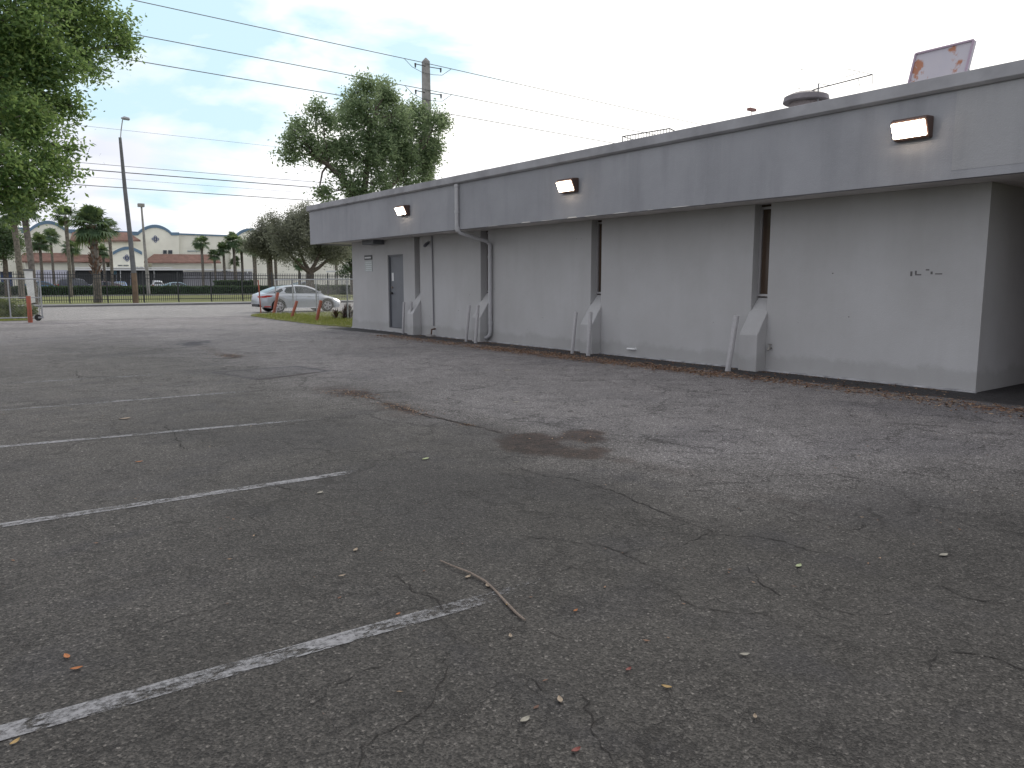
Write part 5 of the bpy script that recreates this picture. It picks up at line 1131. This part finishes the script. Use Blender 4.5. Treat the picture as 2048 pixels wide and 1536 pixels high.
TAN = mat('leaf_tan', (0.33, 0.26, 0.19), 0.7, 0, 0.3, 30); ORG = mat('leaf_orange', (0.40, 0.15, 0.05), 0.7, 0, 0.3, 30); REDL = mat('leaf_red', (0.20, 0.045, 0.035), 0.6, 0, 0.3, 30); YEL = mat('leaf_yellow', (0.40, 0.27, 0.11), 0.7, 0, 0.3, 30); GRY = mat('leaf_pale', (0.33, 0.31, 0.26), 0.8, 0, 0.3, 30); GRN = mat('leaf_green', (0.35, 0.40, 0.22), 0.7, 0, 0.3, 30)
for (px, py, l, m, ang, lab) in ((936, 1156, .045, TAN, 20, 'slender tan leaf beside the upper part of the fallen twig'), (975, 1174, .04, TAN, 70, 'pinkish tan leaf touching the middle of the fallen twig'), (1014, 1212, .022, YEL, 40, 'tiny yellow leaf left of the lower twig'),
    (1021, 1275, .035, TAN, 60, 'tan leaf just below the end of the fallen twig'), (1151, 1224, .03, ORG, 10, 'small orange leaf right of the fallen twig'), (1333, 1377, .04, YEL, 120, 'yellow oval leaf alone at lower right of the centre'), (1120, 1403, .045, TAN, 60, 'folded tan leaf near the bottom centre'),
    (1050, 1443, .05, GRY, 10, 'pale pod shaped leaf lowest in the bottom centre'), (1152, 1504, .04, REDL, 0, 'dark red leaf at the very bottom right of the centre'), (1257, 1342, .035, REDL, 10, 'dark red leaf level with the yellow oval one'), (134, 1316, .05, ORG, 100, 'upper of two orange leaves near the lower left edge'),
    (153, 1340, .045, ORG, 170, 'lower of two orange leaves near the lower left edge'), (30, 1488, .04, YEL, 40, 'yellow leaf under the near stall line at the lower left corner'), (1489, 1312, .045, GRY, 150, 'thin pale leaf in the dark asphalt right of the bottom centre'), (1597, 1134, .06, GRN, 10, 'yellowish leaf on the asphalt right of the near stall line end'),
    (1510, 1437, .03, TAN, 40, 'small pinkish leaf in the lower right asphalt'), (711, 1102, .05, TAN, 40, 'tan curled leaf above the short crack'), (851, 919, .09, GRN, 20, 'light green curled leaf scrap near the second stall line end'), (684, 1154, .04, TAN, 0, 'narrow tan leaf between the two nearest stall lines'), (796, 1231, .03, ORG, 20, 'rust coloured leaf bit on the near stall line'),
    (1032, 805, .10, GRY, 0, 'greenish flat scrap in the lane above the brown stain'), (278, 925, .06, ORG, 0, 'orange leaf below the third stall line at the left'), (640, 987, .07, GRY, 30, 'pale leaf below the second stall line'), (1887, 1112, .07, GRY, 170, 'white scrap near the right edge of the lot'), (1015, 741, .16, GRY, 0, 'flattened pale can lid lying in the driving lane'), (250, 838, .13, TAN, 20, 'small heap of dry leaf between the third and fourth lines')):
    p = G(px, py); leaf_mesh(p, l, l * 0.42, R(ang), 0.006, m, lab)
# lots of tiny debris over the lot: uncountable
rs = np.random.RandomState(8); n = 520
pts_ = np.c_[rs.uniform(-0.5, 10, n), 2.0 + rs.rand(n) ** 1.5 * 22, np.full(n, 0.012)]
V, F = leaves(pts_, 1, 0.0, 0.03, 9); V[:, 2] = 0.005 + np.abs(V[:, 2] - 0.012) * 0.25
tag(quads_obj('leaf_litter', V, F, DEADL), 'tiny dry leaf bits scattered thinly over the whole lot', 'leaf litter', kind='stuff')
# leaf drift along the wall
n = 9500; yy = 3.0 + rs.rand(n) * 17.5; wgt = np.where((yy > 8) & (yy < 15), 1, 0.55); keep = rs.rand(n) < wgt; yy = yy[keep]; n = len(yy)
xx = 10.55 + rs.randn(n) * 0.22 - 0.12 * np.maximum(0, (6 - yy)); 
V, F = leaves(np.c_[xx, yy, np.full(n, 0.02)], 1, 0.004, 0.066, 10); V[:, 2] = 0.004 + np.abs(V[:, 2] - 0.02) * 0.5
tag(quads_obj('leaf_drift', V, F, DEADL), 'drift of dry brown leaves along the sealed strip by the wall', 'leaf litter', kind='stuff')
n = 900; V, F = leaves(np.c_[rs.uniform(WX - .35, WX - .12, n) , 4.8 + rs.rand(n) * 15, np.full(n, 0.02)], 1, 0.004, 0.05, 12); V = V[: (n // 4) * 16]; F = F[: len(V) // 4]; V[:, 2] = 0.004 + np.abs(V[:, 2] - 0.02) * 0.5
tag(quads_obj('leaf_drift', V, F, DEADL), 'few dry leaves caught right at the foot of the wall', 'leaf litter', kind='stuff')
# debris grit in the seam pits
pc_ = []
for (p, q_, k, s_) in (((672, 782), (745, 796), 260, 0.12), ((770, 806), (845, 828), 200, 0.08), ((440, 710), (480, 714), 140, 0.22), ((1020, 880), (1200, 872), 24, 0.2), ((925, 849), (945, 851), 30, .04)):
    a, c = G(*p), G(*q_); u = rs.rand(k)[:, None]; pc_.append(a + (c - a) * u + np.c_[rs.randn(k, 2) * s_, np.zeros(k)])
pc_ = np.concatenate(pc_); pc_[:, 2] = 0.015; V, F = leaves(pc_, 1, 0.002, 0.035, 13); V[:, 2] = 0.004 + np.abs(V[:, 2] - 0.015) * 0.6
tag(quads_obj('pit_debris', V, F, DEADL), 'brown twig and leaf debris gathered in the pits of the asphalt seam', 'leaf litter', kind='stuff')
# twig
tw = [G(880, 1124), G(905, 1136), G(940, 1150), G(970, 1166), G(990, 1183), G(1012, 1207), G(1035, 1232), G(1050, 1245)]
b = MB(); b.tube([(p[0], p[1], 0.010 + 0.004 * math.sin(i)) for i, p in enumerate(tw)], [0.003, 0.004, 0.0055, 0.006, 0.0055, 0.0065, 0.006, 0.004], 8)
o = b.build('twig', mat('twig_bark', (0.25, 0.20, 0.165), 0.9, 0, 0.4, 60, 0.5, 200), origin=(tw[0][0], tw[0][1], 0), smooth=True); tag(o, 'long thin bent fallen twig lying across the near stall line', 'twig')
